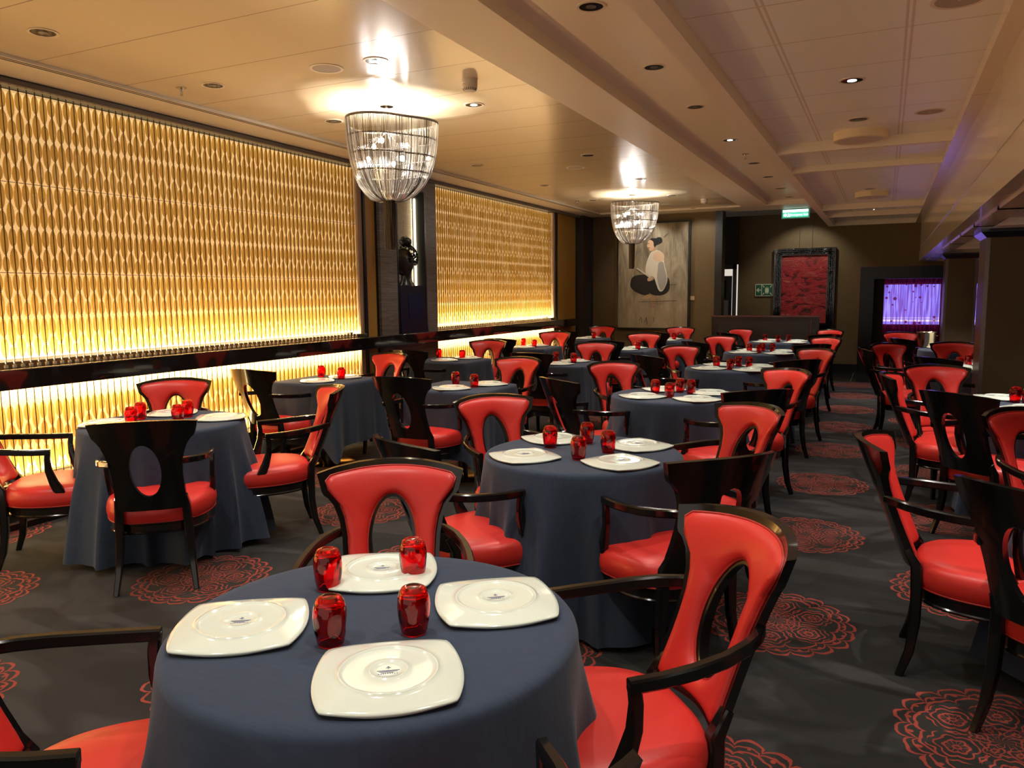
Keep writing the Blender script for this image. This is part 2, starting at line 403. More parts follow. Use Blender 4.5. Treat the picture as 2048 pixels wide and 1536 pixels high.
# pillars (wallpapered, steel corner strips and dark capitals)
def pillar(x0, x1, y0, y1, lab):
    e = empty('pillar', ((x0+x1)/2, (y0+y1)/2, 0), 0, lab, 'pillar', 'wallpapered pillars right of the aisle')
    cx, cy = (x0+x1)/2, (y0+y1)/2; hx, hy = (x1-x0)/2, (y1-y0)/2
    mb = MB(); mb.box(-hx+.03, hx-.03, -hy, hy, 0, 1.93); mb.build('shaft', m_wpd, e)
    mb = MB()
    for s in (-1, 1): mb.box(min(s*hx, s*(hx-.03)), max(s*hx, s*(hx-.03)), -hy+.004, hy-.004, 0, 1.92)
    mb.build('side_cladding', mat('brown_bronze', (.16, .125, .11), .32, metal=.55), e)
    mb = MB(); a = .045
    v = [(-hx, -hy, 1.915), (hx, -hy, 1.915), (hx, hy, 1.915), (-hx, hy, 1.915), (-hx-a, -hy-a, 1.96), (hx+a, -hy-a, 1.96), (hx+a, hy+a, 1.96), (-hx-a, hy+a, 1.96), (-hx-a, -hy-a, 1.985), (hx+a, -hy-a, 1.985), (hx+a, hy+a, 1.985), (-hx-a, hy+a, 1.985)]
    mb.add(v, [(0, 3, 2, 1), (0, 1, 5, 4), (1, 2, 6, 5), (2, 3, 7, 6), (3, 0, 4, 7), (4, 5, 9, 8), (5, 6, 10, 9), (6, 7, 11, 10), (7, 4, 8, 11), (8, 9, 10, 11)])
    mb.build('capital', mat('black_capital', (.012, .010, .018), .18, coat=.4), e)
    mb = MB(); mb.box(-hx-.012, hx+.012, -hy-.012, hy+.012, 0, .12); mb.build('plinth', m_blk, e)
    return e
pillar(.72, 1.55, 7.42, 7.92, 'large brown wallpapered pillar at the right edge beside the aisle tables')
pillar(.72, 1.10, 12.15, 12.6, 'slimmer brown wallpapered pillar further back in front of the curtained window')

# low partition with lit reddish top edge
hw = empty('low_partition', (-1.84, 13.70, 0), 0, 'low black partition with reddish top edge in front of the red painting', 'partition')
mb = MB(); mb.box(-.87, .87, -.05, .05, 0, 1.06); mb.build('partition_body', mat('partition_black', (.016, .012, .010), .28, coat=.3), hw)
mb = MB(); mb.box(-.885, .885, -.065, .065, 1.06, 1.09); bevel(mb.build('partition_top', mat('reddish_lacquer', (.10, .035, .028), .12, coat=.6), hw))
mb = MB(); mb.box(-.76, .72, -.060, -.05, .12, .98); mb.build('inset_panel', mat('partition_inset', (.030, .024, .020), .35), hw)
mb = MB(); mb.box(.74, .752, -.062, -.05, .05, 1.02); mb.build('edge_strip', mat('partition_red', (.16, .03, .03), .3), hw)

# ------------------------------------------------------------------ glowing bead-and-glass panels on the left wall
m_back = mat('glitter_backing', (.62, .47, .30), .55)
t, b = nt(m_back); V.t = t
P = geo_pos(t); sp = noise_n(t, P, 420, 1, .5)
x, y, z = sep(t, P)
t.links.new(ramp(t, sp, [(.40, (.50, .33, .18)), (.56, (.68, .48, .28)), (.66, (.98, .88, .66))]), b.inputs['Base Color'])
b.inputs['Emission Color'].default_value = (1.0, .66, .28, 1); b.inputs['Emission Strength'].default_value = PANEL_E
m_slat = bpy.data.materials.new('amber_glass_slat'); m_slat.use_nodes = True
t, b = nt(m_slat); V.t = t
nn = noise_n(t, mapping(t, geo_pos(t), (1, 8, 1.2)), 3., 3, .6)
cc = mixc(t, nn, (.56, .36, .09), (.80, .60, .22))
t.links.new(cc, b.inputs['Base Color']); b.inputs['Roughness'].default_value = .22; b.inputs['Specular IOR Level'].default_value = .5
tl = t.nodes.new('ShaderNodeBsdfTranslucent'); t.links.new(cc, tl.inputs[0]); mx = t.nodes.new('ShaderNodeMixShader'); mx.inputs[0].default_value = .55
t.links.new(b.outputs[0], mx.inputs[1]); t.links.new(tl.outputs[0], mx.inputs[2]); t.links.new(mx.outputs[0], t.nodes['Material Output'].inputs[0])
m_rod = mat('dark_rod', (.10, .075, .03), .4, metal=.4)
m_bead = mat('dark_red_bead', (.10, .006, .008), .18, coat=.4)
m_wt = mat('pale_weights', (.30, .27, .22), .4)
m_bracket = mat('cream_bracket', (.75, .62, .42), .5)
XP = -5.15
PITCH = .0548
def bead_rows(z0, z1, top):
    """bead heights for even and odd columns, from top to bottom"""
    ev, od = [], []; zz = top; k = 0
    while zz > z0+.05:
        ev.append(zz); od.append(zz)
        ev.append(zz-.126); od.append(zz-.182)
        zz -= .2925
    ev = [q for q in ev if q > z0+.03]; od = [q for q in od if q > z0+.03]
    ev.append(z0+.012); od.append(z0+.012)
    return ev, od
def make_panel(y0, y1, z0, z1, top, label, hooks):
    yc = (y0+y1)/2
    root = empty('beaded_glass_panel', (XP, yc, z0), 0, label, 'wall panel', 'backlit beaded glass panels')
    mb = MB(); mb.box(-.085, -.070, y0-yc, y1-yc, 0, z1-z0); mb.build('backing', m_back, root)
    ev, od = bead_rows(z0, z1, top)
    sl = MB(); rd = MB(); bd = MB(); hk = MB(); br = MB()
    ncol = int((y1-y0)/PITCH)
    rnd = random.Random(int(y0*100+z0*10))
    NS = 7
    for c in range(ncol):
        yy = y0-yc+PITCH*(c+.5)
        rows = ev if c % 2 == 0 else od
        rd.add([(.008, yy-.0024, 0), (.008, yy+.0024, 0), (.008, yy+.0024, z1-z0), (.008, yy-.0024, z1-z0), (.004, yy-.0024, 0), (.004, yy+.0024, 0), (.004, yy+.0024, z1-z0), (.004, yy-.0024, z1-z0)],
               [(0, 1, 2, 3), (4, 0, 3, 7), (1, 5, 6, 2), (5, 4, 7, 6)])
        for i, zt in enumerate(rows):
            if i < len(rows)-1:
                zb = rows[i+1]; hgt = zt-zb-.008; a = rnd.uniform(-.13, .13); ca, sa = math.cos(a), math.sin(a)
                wmax = .0270*min(1., hgt/.13)**.2
                vs = []
                for j in range(NS):
                    tt = j/(NS-1); wj = wmax*(.26+.74*math.sin(PI*tt)**.55); zz = zt-.004-hgt*tt-z0
                    for q in (-1, -.55, 0, .55, 1):
                        dx = {0: .000, .55: .008, 1: .001}[abs(q)]
                        lx, ly = dx, q*wj
                        vs.append((lx*ca-ly*sa, yy+lx*sa+ly*ca, zz))
                fs = []
                for j in range(NS-1):
                    for q in (0, 1, 2, 3): e = j*5+q; fs.append((e, e+1, e+6, e+5))
                sl.add(vs, fs)
            zb_ = zt-z0; r_ = .0065
            vs = [(.006, yy, zb_+r_*.75), (.006, yy, zb_-r_*.75)]+[(.006+r_*math.cos(PI*q/3), yy+r_*1.35*math.sin(PI*q/3), zb_) for q in range(6)]
            bd.add(vs, [(0, 2+q, 2+(q+1) % 6) for q in range(6)]+[(1, 2+(q+1) % 6, 2+q) for q in range(6)])
        if hooks:
            bd.box(-.006, .002, yy-.0035, yy+.0035, -.030, -.004, 1); bd.box(-.010, .006, yy-.010, yy+.010, -.052, -.034, 1)  # pale end weights, joined into the bead mesh
    sl.build('glass_slats', m_slat, root, smooth=60, fix=False); rd.build('rods', m_rod, root, fix=False); bd.build('beads_and_weights', [m_bead, m_wt], root, smooth=50, fix=False)
    # cream bracket rows at every fourth bead line
    zz = top-.585
    while zz > z0+.1:
        br.box(-.010, -.003, y0-yc, y1-yc, zz-z0-.003, zz-z0+.003); zz -= .585
    if br.v: br.build('bracket_rail', m_bracket, root)
    for s, yy in ((-1, y0-yc), (1, y1-yc)):
        mb = MB(); mb.box(-.08, .03, min(yy, yy+s*.07), max(yy, yy+s*.07), -.02 if hooks else 0, z1-z0); mb.build('side_frame', mat('pinkish_frame', (.36, .27, .20), .45), root)
    return root
Z_L = 1.045
make_panel(-1.10, 6.86, 1.10, 2.855, 2.835, 'long glowing amber wall panel of strung glass above the black ledge, nearest', True)
make_panel(-1.10, 6.86, .30, .92, .805, 'low glowing amber panel under the black ledge beside the nearest left tables', False)
make_panel(8.42, 12.30, 1.10, 2.855, 2.835, 'shorter glowing amber panel of strung glass above the ledge, beyond the niche', True)
make_panel(8.42, 12.30, .30, .92, .805, 'low glowing amber panel under the ledge beyond the niche', False)
# LED strips hidden behind the ledge and in the plinth; weak header fill added
def area(name, loc, rot, sx, sy, power, col, spread=180):
    l = bpy.data.lights.new(name, 'AREA'); l.shape = 'RECTANGLE'; l.size = sx; l.size_y = sy; l.energy = power; l.color = col; l.spread = math.radians(spread)
    o = bpy.data.objects.new(name, l); C.objects.link(o); o.location = loc; o.rotation_euler = rot; return o
WARM = (1., .73, .36)
for y0, y1 in ((-1.1, 6.86), (8.42, 12.30)):
    L_ = y1-y0; yc = (y0+y1)/2
    area('led_ledge_up', (-5.185, yc, 1.075), (PI, 0, 0), .035, L_, LED_UP*L_, WARM)
    area('led_plinth_up', (-5.185, yc, .315), (PI, 0, 0), .035, L_, LED_LOW*L_, WARM)
    area('led_under_ledge', (-5.17, yc, .915), (0, 0, 0), .05, L_, LED_LOW*1.3*L_, WARM)
    area('header_fill', (-5.185, yc, 2.845), (0, 0, 0), .035, L_, HEADER_FILL*L_, (1., .72, .40))  # added weak fill from above, no real strip in the header
# ledge, header
led = empty('wall_ledge', (-5.1, 5.9, .92), 0, 'long glossy black ledge running along the left wall below the amber panels', 'ledge')
for (a, c) in ((-2.0-5.9, 8.32-5.9), (8.325-5.9, 13.05-5.9)):
    mb = MB(); mb.box(-.075, .125, a, c, 0, .125); bevel(mb.build('ledge_board', mat('black_gloss_ledge', (.010, .008, .007), .07, spec=.6, coat=.8, coat_r=.03), led), .003)
mb = MB(); mb.box(.090, .127, -7.9, 7.15, .1255, .129); mb.build('ledge_top_edge', mat('ledge_edge', (.10, .085, .06), .25, coat=.3), led)
mb = MB(); mb.box(-5.25, -5.03, Y0, 13.34, 2.86, 2.887); struct(mb.build('trim_25', m_blk))
mb = MB(); mb.box(-5.06, -5.028, Y0, 13.34, 2.845, 2.876); struct(mb.build('trim_26', mat('grey_header', (.13, .11, .085), .4)))
for y0, y1, m in ((6.93, 6.965, m_blk), (7.135, 7.17, m_blk), (12.37, 12.42, m_blk), (13.28, 13.34, m_blk), (6.965, 7.135, m_gold), (12.42, 13.28, m_gold), (8.36, 8.42, m_blk), (-2.0, -1.17, m_gold)):
    mb = MB(); mb.box(-5.25, -5.10 if m is m_gold else -5.095, y0, y1, .30, 2.86); struct(mb.build('wall_left', m))
# stone pilasters and niche with the bust
m_stone = mat('grey_striped_stone', (.13, .115, .095), .4)
t, b = nt(m_stone); V.t = t; P = geo_pos(t)
s1 = noise_n(t, mapping(t, P, (1, .6, 16)), 5, 4, .7, .8)
t.links.new(ramp(t, s1, [(.3, (.050, .044, .038)), (.5, (.12, .105, .088)), (.7, (.19, .17, .145))]), b.inputs['Base Color'])
m_niche = mat('pale_grasscloth', (.55, .46, .34), .6)
t, b = nt(m_niche); V.t = t; P = geo_pos(t)
s1 = noise_n(t, mapping(t, P, (1, .8, 30)), 4, 5, .8, .3)
t.links.new(ramp(t, s1, [(.3, (.36, .29, .19)), (.6, (.62, .54, .40))]), b.inputs['Base Color'])
mb = MB(); mb.box(-5.25, -5.06, 7.17, 7.50, .30, 2.86); struct(mb.build('wall_left', m_stone))
mb = MB(); mb.box(-5.25, -5.06, 8.12, 8.36, .30, 2.86); struct(mb.build('wall_left', m_stone))
mb = MB(); mb.box(-5.25, -5.06, 7.50, 8.12, .30, 1.0); struct(mb.build('wall_left', m_stone))
mb = MB(); mb.box(-5.25, -5.06, 7.50, 8.12, 2.72, 2.86); struct(mb.build('wall_left', m_stone))
mb = MB(); mb.box(-5.247, -5.235, 7.50, 8.12, 1.0, 2.72); struct(mb.build('wall_left', m_niche))
mb = MB(); mb.box(-5.24, -5.055, 7.50, 7.525, 1.0, 2.72); mb.box(-5.24, -5.055, 8.095, 8.12, 1.0, 2.72); struct(mb.build('trim_27', m_blk))
area('niche_led', (-5.20, 7.535, 1.85), (0, PI/2, PI/2), 1.6, .02, NICHE_E*1.0, (1., .93, .78))
area('niche_led', (-5.20, 8.085, 1.85), (0, PI/2, -PI/2), 1.6, .02, NICHE_E, (1., .85, .55))
bust = empty('bust_sculpture', (-5.13, 7.76, 1.60), 0, 'black carved head silhouetted against the lit niche, standing on a black box', 'sculpture')
m_bust = mat('black_bronze', (.006, .006, .006), .3)
def blob(name, c, rx, ry, rz, mt, parent, seed=0, amp=.0, f=9., n=28):
    vs = []; fs = []
    for i in range(n+1):
        ph = PI*i/n
        for j in range(n):
            th_ = 2*PI*j/n; d_ = Vector((math.sin(ph)*math.cos(th_), math.sin(ph)*math.sin(th_), math.cos(ph)))
            k_ = 1+amp*noise.noise(d_*f+Vector((seed, 0, 0)))
            vs.append((c[0]+rx*d_.x*k_, c[1]+ry*d_.y*k_, c[2]+rz*d_.z*k_))
    for i in range(n):
        for j in range(n): fs.append((i*n+j, (i+1)*n+j, (i+1)*n+(j+1) % n, i*n+(j+1) % n))
    return link_mesh(name, vs, fs, mt, parent, smooth=True)
# head: skull, face with nose, brow and chin towards -y, curled hair behind
def head_r(d_):
    k_ = 1.0
    f_ = max(0, -d_.y); 
    k_ += .10*math.exp(-((d_.z+.05)/.13)**2-(d_.x/.22)**2)*(f_ > .5)         # nose
    k_ += .05*math.exp(-((d_.z-.33)/.12)**2-(d_.x/.5)**2)*f_                  # brow
    k_ -= .05*math.exp(-((d_.z-.14)/.09)**2-((abs(d_.x)-.35)/.2)**2)*f_       # eyes
    k_ += .035*math.exp(-((d_.z+.38)/.07)**2-(d_.x/.3)**2)*f_                 # lips
    k_ += .08*math.exp(-((d_.z+.72)/.15)**2-(d_.x/.3)**2)*f_                  # chin
    return k_
vs = []; fs = []; n = 40
for i in range(n+1):
    ph = PI*i/n
    for j in range(n):
        th_ = 2*PI*j/n; d_ = Vector((math.sin(ph)*math.cos(th_), math.sin(ph)*math.sin(th_), math.cos(ph))); k_ = head_r(d_)
        vs.append((.075*d_.x*k_, -.015+.125*d_.y*k_, .27+.155*d_.z*k_))
for i in range(n):
    for j in range(n): fs.append((i*n+j, (i+1)*n+j, (i+1)*n+(j+1) % n, i*n+(j+1) % n))
link_mesh('head', vs, fs, m_bust, bust, smooth=True)
mb = MB(); mb.lathe([(.085, 0), (.08, .02), (.055, .06), (.05, .12), (.055, .17)], 0, .02, 24); mb.build('neck', m_bust, bust, 50)
curl = MB(); rr = random.Random(3)
for q in range(150):
    ph = rr.uniform(.05, 2.1); th_ = rr.uniform(-.25, PI+.25)
    d_ = Vector((math.sin(ph)*math.cos(th_), math.sin(ph)*math.sin(th_), math.cos(ph)))
    if d_.y < -.2: continue
    p_ = (d_.x*.080, .015+d_.y*.150, .32+d_.z*.155); rad = .016
    vs = [(p_[0], p_[1], p_[2]+rad), (p_[0], p_[1], p_[2]-rad)]+[(p_[0]+rad*math.cos(PI*a/3), p_[1]+rad*math.sin(PI*a/3), p_[2]) for a in range(6)]
    curl.add(vs, [(0, 2+a, 2+(a+1) % 6) for a in range(6)]+[(1, 2+(a+1) % 6, 2+a) for a in range(6)])
curl.build('curled_hair', m_bust, bust, 80)
blob('topknot', (0, .02, .50), .05, .07, .055, m_bust, bust, 2, .25)
bust.scale = (1., 1.5, 1.04)
pd = empty('sculpture_pedestal', (-5.13, 7.86, 1.045), 0, 'tapering black glossy box under the dark bust in the niche', 'pedestal')
mb = MB(); v = [(-.09, -.33, 0), (.09, -.33, 0), (.09, .255, 0), (-.09, .255, 0), (-.08, -.33, .56), (.075, -.33, .56), (.075, .195, .56), (-.08, .195, .56)]
mb.add(v, [(0, 3, 2, 1), (4, 5, 6, 7), (0, 1, 5, 4), (1, 2, 6, 5), (2, 3, 7, 6), (3, 0, 4, 7)]); mb.build('pedestal_box', m_bust, pd)
mb = MB(); mb.add([(.089, -.16, .18), (.089, .14, .18), (.081, .125, .46), (.081, -.16, .46)], [(0, 1, 2, 3)]); gp = mb.build('reflection_patch', mat('blue_reflection_tint', (.008, .010, .030), .3, spec=.3), pd)  # bluish reflection on the box, painted as a dark blue patch

# ------------------------------------------------------------------ paintings and signs (each a flat object at its real place)
def poly(mb, pts, y, th_=.002, mi=0):
    """polygon in the x-z plane, facing -y, given thickness"""
    n = len(pts); v = [(px, y, pz) for px, pz in pts]+[(px, y+th_, pz) for px, pz in pts]
    mb.add(v, [tuple(range(n)), tuple(range(2*n-1, n-1, -1))]+[(i, n+i, n+(i+1) % n, (i+1) % n) for i in range(n)], mi)
def smooth_poly(pts, k=3):
    for _ in range(k):
        q = []
        for i in range(len(pts)):
            a, b_ = pts[i], pts[(i+1) % len(pts)]
            q += [(a[0]*.75+b_[0]*.25, a[1]*.75+b_[1]*.25), (a[0]*.25+b_[0]*.75, a[1]*.25+b_[1]*.75)]
        pts = q
    return pts
m_canvas = mat('grey_streaked_canvas', (.3, .25, .18), .75)
t, b = nt(m_canvas); V.t = t; P = geo_pos(t)
s1 = noise_n(t, mapping(t, P, (2.2, 1, .55)), 1.7, 6, .62, .9); s2 = noise_n(t, mapping(t, P, (9, 1, .7)), 5, 4, .7)
cc = ramp(t, s1*.75+s2*.25, [(.34, (.075, .060, .036)), (.45, (.19, .155, .10)), (.54, (.31, .26, .175)), (.66, (.46, .40, .29))])
x, y, z = sep(t, P)
low = vf('MINIMUM', vf('MAXIMUM', (1.75-z)*1.4, 0.), 1.)
cc = mixc(t, low*.55, cc, (.36, .29, .18))
drip = (noise_n(t, mapping(t, P, (30, 1, 2.)), 4, 4, .8).gt(.60))*(z.lt(1.47))*(vf('ABSOLUTE', x+3.62).lt(.22))
cc = mixc(t, drip*.6, cc, (.62, .57, .46)); t.links.new(cc, b.inputs['Base Color'])
pc = empty('figure_painting', (-3.80, 13.77, 1.79), 0, 'large grey canvas of a seated figure in white shirt, hung on the back wall', 'painting')
ox, oz = -3.80, 1.79
def rel(l): return [(a-ox, c-oz) for a, c in l]
mb = MB(); mb.box(-.64, .64, -.02, .02, -.93, .93); mb.build('canvas', m_canvas, pc)
mb = MB(); 
for a in ((-.665, -.64, -.96, .96), (.64, .68, -.96, .96), (-.64, .64, -.96, -.93), (-.64, .64, .93, .96)): mb.box(a[0], a[1], -.035, .03, a[2], a[3])
mb.build('picture_frame', m_blk, pc)
F_ = {
'pants_back': ([(-4.202, 1.725), (-4.164, 1.788), (-4.034, 1.821), (-3.867, 1.809), (-3.801, 1.719), (-3.817, 1.54), (-3.89, 1.433), (-4.03, 1.47), (-4.143, 1.525), (-4.219, 1.608)], (.012, .011, .009)),
'foot_back': ([(-4.011, 1.397), (-3.94, 1.44), (-3.862, 1.47), (-3.807, 1.432), (-3.862, 1.379), (-3.954, 1.361)], (.42, .27, .15)),
'foot_front': ([(-3.798, 1.462), (-3.752, 1.462), (-3.732, 1.324), (-3.74, 1.234), (-3.804, 1.225), (-3.824, 1.306)], (.36, .22, .12)),
'pants_front': ([(-3.883, 1.586), (-3.801, 1.719), (-3.664, 1.779), (-3.528, 1.785), (-3.482, 1.696), (-3.48, 1.554), (-3.542, 1.475), (-3.66, 1.44), (-3.798, 1.45), (-3.882, 1.514)], (.010, .009, .008)),
'shirt': ([(-3.825, 2.227), (-3.743, 2.259), (-3.652, 2.23), (-3.588, 2.157), (-3.596, 2.069), (-3.557, 1.892), (-3.519, 1.758), (-3.535, 1.644), (-3.606, 1.511), (-3.679, 1.512), (-3.736, 1.673), (-3.774, 1.79), (-3.885, 1.783), (-3.932, 1.855), (-3.924, 1.989), (-3.87, 2.148)], (.66, .62, .50)),
'shirt_shade': ([(-3.70, 2.03), (-3.60, 2.05), (-3.575, 1.9), (-3.53, 1.75), (-3.545, 1.64), (-3.61, 1.53), (-3.66, 1.54), (-3.72, 1.75), (-3.70, 1.9)], (.34, .33, .29)),
'shoulder_patch': ([(-3.77, 2.207), (-3.688, 2.231), (-3.606, 2.193), (-3.578, 2.122), (-3.604, 2.052), (-3.704, 2.037), (-3.778, 2.074), (-3.797, 2.146)], (.68, .50, .33)),
'neck': ([(-3.826, 2.28), (-3.753, 2.322), (-3.734, 2.25), (-3.816, 2.217)], (.50, .32, .18)),
'face': ([(-3.883, 2.415), (-3.828, 2.448), (-3.764, 2.419), (-3.753, 2.322), (-3.798, 2.252), (-3.844, 2.227), (-3.872, 2.272), (-3.909, 2.327), (-3.891, 2.362)], (.66, .42, .25)),
'hair': ([(-3.865, 2.432), (-3.819, 2.465), (-3.737, 2.453), (-3.701, 2.478), (-3.637, 2.467), (-3.627, 2.387), (-3.69, 2.355), (-3.744, 2.339), (-3.753, 2.286), (-3.781, 2.322), (-3.782, 2.393), (-3.828, 2.43)], (.010, .010, .010)),
'hand': ([(-3.894, 1.756), (-3.802, 1.79), (-3.765, 1.754), (-3.819, 1.701), (-3.884, 1.693)], (.50, .33, .20)),
'fan': ([(-4.1, 1.931), (-4.072, 1.939), (-3.82, 1.782), (-3.847, 1.755)], (.55, .50, .40))}
for i, (nm, (pts, col)) in enumerate(F_.items()):
    mb = MB(); poly(mb, rel(smooth_poly(pts, 2) if nm != 'fan' else pts), -.0225-.0012*i); mb.build('painted_'+nm, mat('paint_'+nm, col, .7), pc, fix=False)
mb = MB()
for a, c in (((-3.885, 2.365), (-3.86, 2.372)), ((-3.878, 2.295), (-3.855, 2.290)), ((-3.60, 2.47), (-3.53, 2.53)), ((-4.05, 1.33), (-3.35, 1.345)), ((-3.48, 1.63), (-3.36, 1.63)), ((-4.03, .98), (-4.00, 1.05)), ((-3.98, .95), (-3.99, 1.05)), ((-3.93, .96), (-3.90, 1.04)), ((-3.88, .92), (-3.90, 1.05)), ((-3.77, .97), (-3.76, 1.05))):
    dx, dz = c[0]-a[0], c[1]-a[1]; l_ = math.hypot(dx, dz); nx, nz = -dz/l_*.004, dx/l_*.004
    poly(mb, rel([(a[0]-nx, a[1]-nz), (c[0]-nx, c[1]-nz), (c[0]+nx, c[1]+nz), (a[0]+nx, a[1]+nz)]), -.040, .001)
mb.build('ink_strokes', mat('ink', (.03, .025, .02), .7), pc, fix=False)
mb = MB(); mb.box(-.04, .04, -.006, .006, -.035, .035); o = mb.build('caption_plate', mat('caption_cream', (.62, .50, .30), .5)); o.location = (-3.09, 13.79, 1.39)
tag(o, 'small cream caption plate beside the large figure painting', 'plaque')

# red abstract painting
m_red = mat('red_abstract_paint', (.3, .02, .02), .35)
t, b = nt(m_red); V.t = t; P = geo_pos(t)
s1 = noise_n(t, mapping(t, P, (1., 1, 1.9), rot=(0, .5, 0)), 2.3, 8, .66, 1.8); s2 = noise_n(t, P, 14, 6, .75, .6)
x, y, z = sep(t, P)
cc = ramp(t, s1*.8+s2*.2, [(.36, (.012, .006, .005)), (.43, (.09, .006, .006)), (.50, (.46, .016, .022)), (.57, (.30, .022, .022)), (.64, (.60, .13, .09))])
cc = mixc(t, vf('MINIMUM', vf('MAXIMUM', (z-1.85)*1.6, 0.), .45), cc, (.38, .07, .055))
t.links.new(cc, b.inputs['Base Color']); bump(t, b, s1+s2*.8, .9, .03)
rp = empty('red_painting', (-1.39, 15.53, 1.54), 0, 'red and black abstract painting in an ornate black frame on the far wall', 'painting')
mb = MB(); mb.box(-.40, .40, -.02, .01, -.64, .62); mb.build('canvas', m_red, rp)
# carved frame: rows of bumps
fr = MB(); rr = random.Random(5)
def mould(x0, z0, x1, z1):
    L_ = math.hypot(x1-x0, z1-z0); n = int(L_/.022); tx, tz = (x1-x0)/L_, (z1-z0)/L_; nx, nz = -tz, tx
    for i in range(n):
        s_ = (i+.5)/n*L_
        for off, rd_ in ((-.045, .013), (-.015, .017), (.018, .015), (.045, .011)):
            cx = x0+tx*s_+nx*off+rr.uniform(-.004, .004); cz = z0+tz*s_+nz*off+rr.uniform(-.004, .004); yy = -.055-rr.uniform(0, .012)
            vs = [(cx, yy-rd_*1.2, cz)]+[(cx+rd_*1.05*math.cos(PI*q/3+i), yy+.012, cz+rd_*1.05*math.sin(PI*q/3+i)) for q in range(6)]
            fr.add(vs, [(0, 1+(q+1) % 6, 1+q) for q in range(6)])
a, c0, c1 = .467, -.695, .69
mould(-a, c0, -a, c1); mould(a, c1, a, c0); mould(-a, c1, a, c1); mould(a, c0, -a, c0)
for q in ((-.535, -.40, -.76, .75), (.40, .535, -.76, .75), (-.40, .40, -.76, -.64), (-.40, .40, .62, .75)): fr.box(q[0], q[1], -.055, .01, q[2], q[3])
fr.build('carved_frame', mat('black_carved_gloss', (.010, .009, .009), .15, coat=.6), rp, 35)
mb = MB()
for sx in (-.10, .12): mb.box(sx-.002, sx+.002, -.006, .012, .75, 1.33-.04)
mb.build('hanging_wire', m_darkmetal, rp)

# muster station sign
m_sg = mat('sign_green', (.010, .115, .055), .4); m_sw = mat('sign_cream', (.70, .72, .52), .4)
sg = empty('assembly_station_sign', (-2.105, 15.535, 1.52), 0, 'green and cream assembly station sign with arrow left of the red painting', 'sign')
mb = MB(); mb.box(-.165, .165, -.006, .012, -.115, .115); mb.build('sign_board', m_sw, sg)
mb = MB(); mb.box(-.153, -.052, -.0085, -.006, -.103, .103); mb.box(-.040, .153, -.0085, -.006, -.103, .103); mb.build('green_field', m_sg, sg)
mb = MB()
poly(mb, [(-.145, 0), (-.10, .042), (-.088, .030), (-.110, .009), (-.060, .009), (-.060, -.009), (-.110, -.009), (-.088, -.030), (-.10, -.042)], -.0105)
for sx in (-1, 1):
    for sz in (-1, 1):
        cx, cz = .0565, 0; ax, az = cx+sx*.088, cz+sz*.092; bx, bz = cx+sx*.052, cz+sz*.050
        dx, dz = bx-ax, bz-az; l_ = math.hypot(dx, dz); dx /= l_; dz /= l_; nx, nz = -dz, dx
        poly(mb, [(ax+nx*.006, az+nz*.006), (bx-dx*.018+nx*.006, bz-dz*.018+nz*.006), (bx-dx*.018+nx*.017, bz-dz*.018+nz*.017), (bx, bz), (bx-dx*.018-nx*.017, bz-dz*.018-nz*.017), (bx-dx*.018-nx*.006, bz-dz*.018-nz*.006), (ax-nx*.006, az-nz*.006)], -.0105)
for cx, hh in ((.028, .06), (.052, .075), (.077, .062), (.040, .045), (.066, .045)):
    poly(mb, [(cx+.009*math.cos(2*PI*q/10), hh-.022+.009*math.sin(2*PI*q/10)) for q in range(10)], -.0108-cx*.01)
    poly(mb, [(cx-.012, hh-.036), (cx+.012, hh-.036), (cx+.010, hh-.085), (cx+.004, hh-.115), (cx-.004, hh-.115), (cx-.010, hh-.085)], -.0112-cx*.01)
mb.build('pictogram', m_sw, sg, fix=False)

# hanging illuminated exit sign
m_ex = mat('exit_green_lit', (.02, .2, .12), .3, emit=(.10, .70, .42), es=1.1); m_ew = mat('exit_white_lit', (.8, .9, .85), .3, emit=(.80, 1., .90), es=2.6)
ex = empty('exit_sign', (-1.455, 14.30, 2.815), 0, 'small illuminated green emergency exit sign hanging from the ceiling', 'sign')
mb = MB(); mb.box(-.225, .225, -.012, .012, -.075, .078); mb.build('sign_housing', mat('exit_frame', (.12, .30, .22), .4, emit=(.05, .3, .2), es=.4), ex)
mb = MB(); mb.box(-.205, .205, -.015, -.012, -.055, .020); mb.build('lit_face', m_ex, ex)
mb = MB(); mb.box(-.205, .205, -.015, -.012, .028, .070); mb.build('text_reflection', m_ew, ex)  # glowing strip added for the lettering's reflection above the sign
mb = MB(); poly(mb, [(-.195, -.018), (-.160, .014), (-.160, -.004), (-.140, -.004), (-.140, -.032), (-.160, -.032), (-.160, -.050)], -.018)
poly(mb, [(-.112+.008*math.cos(2*PI*q/8), .006+.008*math.sin(2*PI*q/8)) for q in range(8)], -.018)
poly(mb, [(-.124, -.004), (-.104, -.002), (-.098, -.018), (-.088, -.048), (-.098, -.050), (-.108, -.030), (-.118, -.050), (-.130, -.048), (-.118, -.024)], -.018)
mb.build('arrow_and_running_man', m_ew, ex, fix=False)
def text(name, s, size, loc, mt, parent=None, rot=(PI/2, 0, 0), ext=.001, align='CENTER'):
    cu = bpy.data.curves.new(name, 'FONT'); cu.body = s; cu.size = size; cu.extrude = ext; cu.align_x = align; cu.align_y = 'CENTER'; cu.materials.append(mt)
    o = bpy.data.objects.new(name, cu); C.objects.link(o)
    bpy.context.view_layer.update(); dg = bpy.context.evaluated_depsgraph_get(); me = bpy.data.meshes.new_from_object(o.evaluated_get(dg)); bpy.data.objects.remove(o)
    me.materials.clear(); me.materials.append(mt)
    o = bpy.data.objects.new(name, me); C.objects.link(o); o.location = loc; o.rotation_euler = rot
    if parent: o.parent = parent
    return o
text('lettering', 'Emergency Exit', .047, (.058, -.017, -.018), m_ew, ex)

